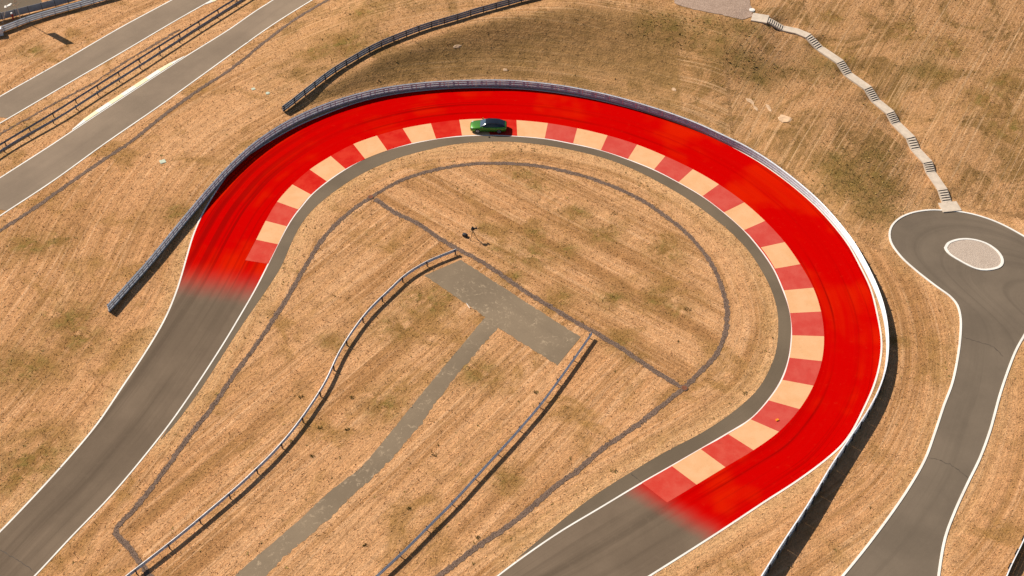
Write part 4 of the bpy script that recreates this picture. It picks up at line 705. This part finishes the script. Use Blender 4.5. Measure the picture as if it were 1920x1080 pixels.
# ------------------------------------------------------------------ car
def paint(name, c):
    m, nt, b = newmat(name); g = G(nt); setp(b, .34, .35, .5, .8); b.inputs['Coat Roughness'].default_value = .06
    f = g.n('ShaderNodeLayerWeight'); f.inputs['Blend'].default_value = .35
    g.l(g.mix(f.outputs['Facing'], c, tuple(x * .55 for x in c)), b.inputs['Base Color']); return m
M_green = paint('green_metallic_paint', (.052, .24, .008))
M_roof = plain('black_gloss_roof', (.006, .008, .014), .18, 0, .5, .05, 3, .5)
M_glass = plain('dark_glass', (.012, .018, .03), .08, 0, .6, .05, 3)
M_shield = plain('windscreen_glass', (.05, .08, .12), .06, 0, .9, .05, 3)
M_tyre = plain('tyre_rubber', (.012, .012, .012), .8, 0, .2)
M_rim = steel('alloy_rim', (.32, .32, .34), .3, .8)
M_lamp = plain('headlamp_glass', (.75, .75, .72), .1, .1, .7)
M_red = plain('tail_lamp', (.25, .004, .004), .2, 0, .5)
k0, k1 = np.array(PT['car']), None
ang = math.pi - R(1.5)
car = empty('green_car', (k0[0] + .15, k0[1] - .05, .028), ang); tag(car, 'green estate car with black roof driving along the cream and red kerb', 'car')
# lower body: stations (x, deck z, half width, bottom z, lower half width)
ST_ = [(2.52, .60, .55, .34, .50), (2.47, .66, .70, .26, .66), (2.36, .72, .82, .22, .78), (2.10, .79, .915, .20, .86), (1.75, .85, .955, .20, .88), (1.40, .90, .970, .20, .88), (1.05, .945, .962, .20, .88),
       (.5, .965, .950, .20, .88), (-.2, .98, .948, .20, .88), (-.9, .995, .960, .20, .88), (-1.35, 1.00, .972, .20, .88), (-1.75, 1.00, .965, .20, .87), (-2.1, .985, .93, .22, .84), (-2.35, .95, .86, .26, .78), (-2.47, .88, .76, .32, .68), (-2.52, .74, .62, .40, .56)]
v = []; NS = 15
for x, zd, hw, zb, hb in ST_:
    half = [(hb * .6, zb), (hb, zb + .02), (hw * .985, zb + .16), (hw, (zb + zd) * .52), (hw * .985, zd - .14), (hw * .92, zd - .045), (hw * .72, zd - .005)]
    sec = [(-y, z) for y, z in half] + [(0, zd + .02)] + [(y, z) for y, z in reversed(half)]
    v += [(x, y, z) for y, z in sec]
f = [(i * NS + j, i * NS + (j + 1) % NS, (i + 1) * NS + (j + 1) % NS, (i + 1) * NS + j) for i in range(len(ST_) - 1) for j in range(NS)]
f += [tuple(range(NS))[::-1], tuple(range((len(ST_) - 1) * NS, len(ST_) * NS))]
def fix(m_):
    bb = bmesh.new(); bb.from_mesh(m_); bmesh.ops.recalc_face_normals(bb, faces=bb.faces); bb.to_mesh(m_); bb.free(); return m_
body = ob('body', fix(mesh('body', v, f, M_green, True)), car)
# greenhouse stations: x, base z, base half width, roof z, roof half width
GS = [(1.10, .93, .80, .94, .76), (.72, .95, .815, 1.17, .70), (.34, .955, .82, 1.355, .64), (0, .96, .825, 1.415, .635), (-.5, .965, .825, 1.43, .63), (-1.0, .975, .82, 1.415, .615), (-1.5, .985, .80, 1.365, .585), (-1.9, .985, .765, 1.255, .55), (-2.28, .965, .70, 1.0, .60)]
def gs(i, side, t):   # point on side i station, t 0 base..1 roof
    x, zb, hb, zr_, hr = GS[i]; return (x, side * (hb + (hr - hb) * t ** 1.15), zb + (zr_ - zb) * t)
for s in (-1, 1):
    v = []; f = []
    for i in range(len(GS)):
        for t in (0, .5, .9): v.append(gs(i, s, t))
    for i in range(len(GS) - 1):
        for j in range(2): f.append((i * 3 + j, i * 3 + j + 1, i * 3 + 4 + j, i * 3 + 3 + j))
    ob('side_window', fix(mesh('side_window', v, f, M_glass, True)), car)
def top(i0, i1, name, mat):
    v = []; f = []; U = (-1, -.9, -.55, 0, .55, .9, 1)
    for i in range(i0, i1 + 1):
        for u in U:
            x, zb, hb, zr_, hr = GS[i]
            if abs(u) == 1: p = gs(i, u, .9)
            else: p = (x + .05 * (1 - u * u), u * hr, zr_ + .018 * (1 - u * u))
            v.append(p)
    n = len(U)
    for i in range(i1 - i0):
        for j in range(n - 1): f.append((i * n + j, i * n + j + 1, (i + 1) * n + j + 1, (i + 1) * n + j))
    m_ = fix(mesh(name, v, f, mat, True))
    return ob(name, m_, car)
top(0, 2, 'windscreen', M_shield); top(2, 6, 'roof', M_roof); top(6, 8, 'rear_window', M_glass)
for o_ in car.children:
    if o_.name.split('.')[0] in ('side_window', 'windscreen', 'roof', 'rear_window'):
        bb = bmesh.new(); bb.from_mesh(o_.data); c_ = Vector((-.5, 0, .9))
        for q in bb.faces:
            if q.normal.dot(q.calc_center_median() - c_) < 0: q.normal_flip()
        bb.to_mesh(o_.data); bb.free()
for x in (1.46, -1.48):
    for s in (-1, 1):
        b_ = MB(); b_.tube((0, -.13, 0), (0, .13, 0), .35, .35, 24); w_ = b_.build('wheel', M_tyre, car, (x, s * .85, .35))
        b_ = MB(); b_.tube((0, s * .131, 0), (0, s * .138, 0), .255, .25, 20)
        for k in range(5): b_.box((.13 * math.cos(k * 1.2566), s * .14, .13 * math.sin(k * 1.2566)), (.06, .02, .06))
        b_.build('rim', M_rim, w_)
for s in (-1, 1):
    b_ = MB(); b_.tube((0, 0, 0), (.05, s * .12, .03), .03, .03, 6); b_.box((.02, s * .19, .06), (.16, .2, .14), 0, 0, .8); b_.build('mirror', M_green, car, (.78, s * .86, .98))
    b_ = MB(); b_.box((0, 0, 0), (.26, .2, .09), -s * .55, 0, .8); b_.build('headlight', M_lamp, car, (2.22, s * .70, .735))
b_ = MB(); b_.box((0, 0, 0), (.04, 1.3, .06)); b_.build('tail_light', M_red, car, (-2.5, 0, .80))
b_ = MB(); b_.box((0, 0, 0), (.03, .8, .16)); b_.build('grille', M_black, car, (2.505, 0, .46))
for s in (-1, 1):
    b_ = MB(); b_.tube((.1, 0, 0), (-1.6, 0, -.03), .018, .018, 6); b_.build('roof_rail', M_black, car, (0, s * .60, 1.435))

# ------------------------------------------------------------------ grass tufts and weeds
ex_polys = [np.vstack([TI, TO[::-1]]), np.vstack([sA, sB[::-1]]), np.vstack([np.array(D['R1U']), np.array(D['R1L'])[::-1]]), np.vstack([np.array(D['R2U']), np.array(D['R2L'])[::-1]]),
            np.vstack([smooth_line(D['RR_L'], 1.), smooth_line(D['RR_R'], 1.)[::-1]]), pad, np.vstack([pl_, pr_[::-1]]), gp]
ex_lines = [(LOOP[::3], .42), (DIAG[::3], .45), (np.array(D['G_TL']), .35), (SP, .85), (np.array(D['BAR'])[:, :2], .18)]
def free(x, y):
    k = np.ones(x.shape, bool)
    for p in ex_polys: k &= ~inside(x, y, p[::2] if len(p) > 200 else p)
    for l, w in ex_lines: k &= segdist(x, y, l) > w
    return k
def sample(N):
    y = 60 + 135 * rng.random(N) ** .9; half = 34 + y * .285; x = (rng.random(N) * 2 - 1) * half
    k = free(x, y); return x[k], y[k]
def tufts(name, x, y, smin, smax, colr, label, cat, blades=3, lean=1.3, follow=False):
    N = len(x); z = terrain(x, y); s = smin + (smax - smin) * rng.random(N) ** 2
    B = blades; an = rng.random((N, B)) * 6.283; ln = lean * (.4 + rng.random((N, B))); w = .35 + .3 * rng.random((N, B))
    c, sn_ = np.cos(an), np.sin(an); S = s[:, None]
    p0 = np.stack([x[:, None] - sn_ * w * S, y[:, None] + c * w * S, np.broadcast_to(z[:, None] - .01, (N, B))], -1)
    p1 = np.stack([x[:, None] + sn_ * w * S, y[:, None] - c * w * S, np.broadcast_to(z[:, None] - .01, (N, B))], -1)
    p2 = np.stack([x[:, None] + c * ln * S, y[:, None] + sn_ * ln * S, z[:, None] + S * (.45 + .5 * rng.random((N, B)))], -1)
    V = np.stack([p0, p1, p2], 2).reshape(-1, 3); n3 = N * B
    m_ = bpy.data.meshes.new(name); m_.vertices.add(n3 * 3); m_.vertices.foreach_set('co', V.ravel().astype(np.float32)); m_.loops.add(n3 * 3); m_.loops.foreach_set('vertex_index', np.arange(n3 * 3, dtype=np.int32))
    m_.polygons.add(n3); m_.polygons.foreach_set('loop_start', np.arange(0, n3 * 3, 3, dtype=np.int32)); m_.polygons.foreach_set('loop_total', np.full(n3, 3, dtype=np.int32)); m_.update(); m_.validate()
    cc = np.repeat(colr, B * 3, axis=0); a = m_.attributes.new('tint', 'FLOAT_COLOR', 'POINT'); a.data.foreach_set('color', np.c_[cc, np.ones(len(cc))].ravel().astype(np.float32))
    if follow:
        e = .6; sl_ = np.hypot(terrain(x + e, y) - terrain(x - e, y), terrain(x, y + e) - terrain(x, y - e)) / (2 * e)
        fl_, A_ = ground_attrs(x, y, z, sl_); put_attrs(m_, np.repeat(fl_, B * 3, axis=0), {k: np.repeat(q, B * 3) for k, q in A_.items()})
    m_.materials.append(M_blade if follow else M_tuft); o_ = ob(name, m_); tag(o_, label, cat, kind='stuff'); return o_
m, nt, b = newmat('grass_blades'); g = G(nt); setp(b, .8, 0, .15); g.l(g.attr('tint', 'Color'), b.inputs['Base Color']); M_tuft = m; M_blade = blade_mat()
x, y = sample(170000); e = .5; k = (np.hypot(terrain(x + e, y) - terrain(x - e, y), terrain(x, y + e) - terrain(x, y - e)) / (2 * e) < .22) | (rng.random(len(x)) < .3); x, y = x[k], y[k]
cl = (.80 + .45 * rng.random((len(x), 1))) * np.array([[1., 1., 1.]])
tufts('dry_grass', x, y, .05, .14, cl, 'short dry straw coloured grass covering the ground', 'grass', follow=True)
# green weeds gathered in patches
wx, wy = [], []
for i, p in enumerate(D['GREEN']):
    n = 55 + (i * 53) % 50; rr_ = 1.5 + 1.1 * ((i * 37) % 10) / 10; wx.append(p[0] + rng.normal(size=n) * rr_ * 1.2); wy.append(p[1] + rng.normal(size=n) * rr_ * .8)
n = 1500; x, y = sample(n); wx.append(x); wy.append(y)
n = 170; t_ = rng.integers(0, len(SHOL), n); nS, _ = normals(SHOL); q = SHOL[t_] + nS[t_] * (rng.random((n, 1)) * 2.5 + .1) * (1 if nS[50] @ (cen - SHOL[50]) > 0 else -1); wx.append(q[:, 0]); wy.append(q[:, 1])
wx = np.concatenate(wx); wy = np.concatenate(wy); k = free(wx, wy); wx, wy = wx[k], wy[k]
tufts('low_weeds', wx, wy, .06, .19, np.array([.30, .195, .062]) * (.6 + .8 * rng.random((len(wx), 1))), 'scattered low olive weeds among the dry grass', 'weeds', 4)
# single weeds
WL = ['round green weed on the grass between the path and the right guardrail', 'small dark weed left of the curving guardrail, level with the path', 'small weed just right of the curving guardrail, highest of three', 'weed just right of the curving guardrail, left of a close pair',
      'weed just right of the curving guardrail, right of a close pair', 'green weed inside the infield loop near its right end', 'low weed patch inside the infield loop, upper right', 'green weed beside the shoulder of the right bend',
      'lone weed in the grass below the round green weed', 'small weed in the lower grass right of the path', 'small weed beside the shadow of the curving guardrail', 'green weed at the shoulder edge, lower part of the bend',
      'olive weed in the grass above the embankment barrier', 'small weed between right guardrail and the gravel drain', 'thin weed left of the right guardrail near the pad']
for i, (p, lab) in enumerate(zip(D['WEED'], WL)):
    b_ = MB(); n = 26; rad = (.42, .3, .3, .32, .34, .42, .5, .4, .3, .26, .28, .42, .45, .26, .34)[i]
    for k in range(n):
        a_ = random.uniform(0, 6.28); r_ = rad * random.random() ** .6; c_ = Vector((r_ * math.cos(a_), r_ * math.sin(a_) * .8, random.uniform(-.01, .04))); tp = c_ + Vector((random.uniform(-.12, .12), random.uniform(-.12, .12), random.uniform(.07, .2)))
        wv = Vector((random.uniform(-1, 1), random.uniform(-1, 1), 0)).normalized() * random.uniform(.04, .07); b_.add([c_ - wv, c_ + wv, tp + wv * .3], [(0, 1, 2)])
    o = b_.build('weed', plain('weed_leaf_%d' % i, (.14, .115, .025), .8, 0, .15, .3, 9), None, (*p, tz(*p))); tag(o, lab, 'weed', 'single weeds in the dry grass')
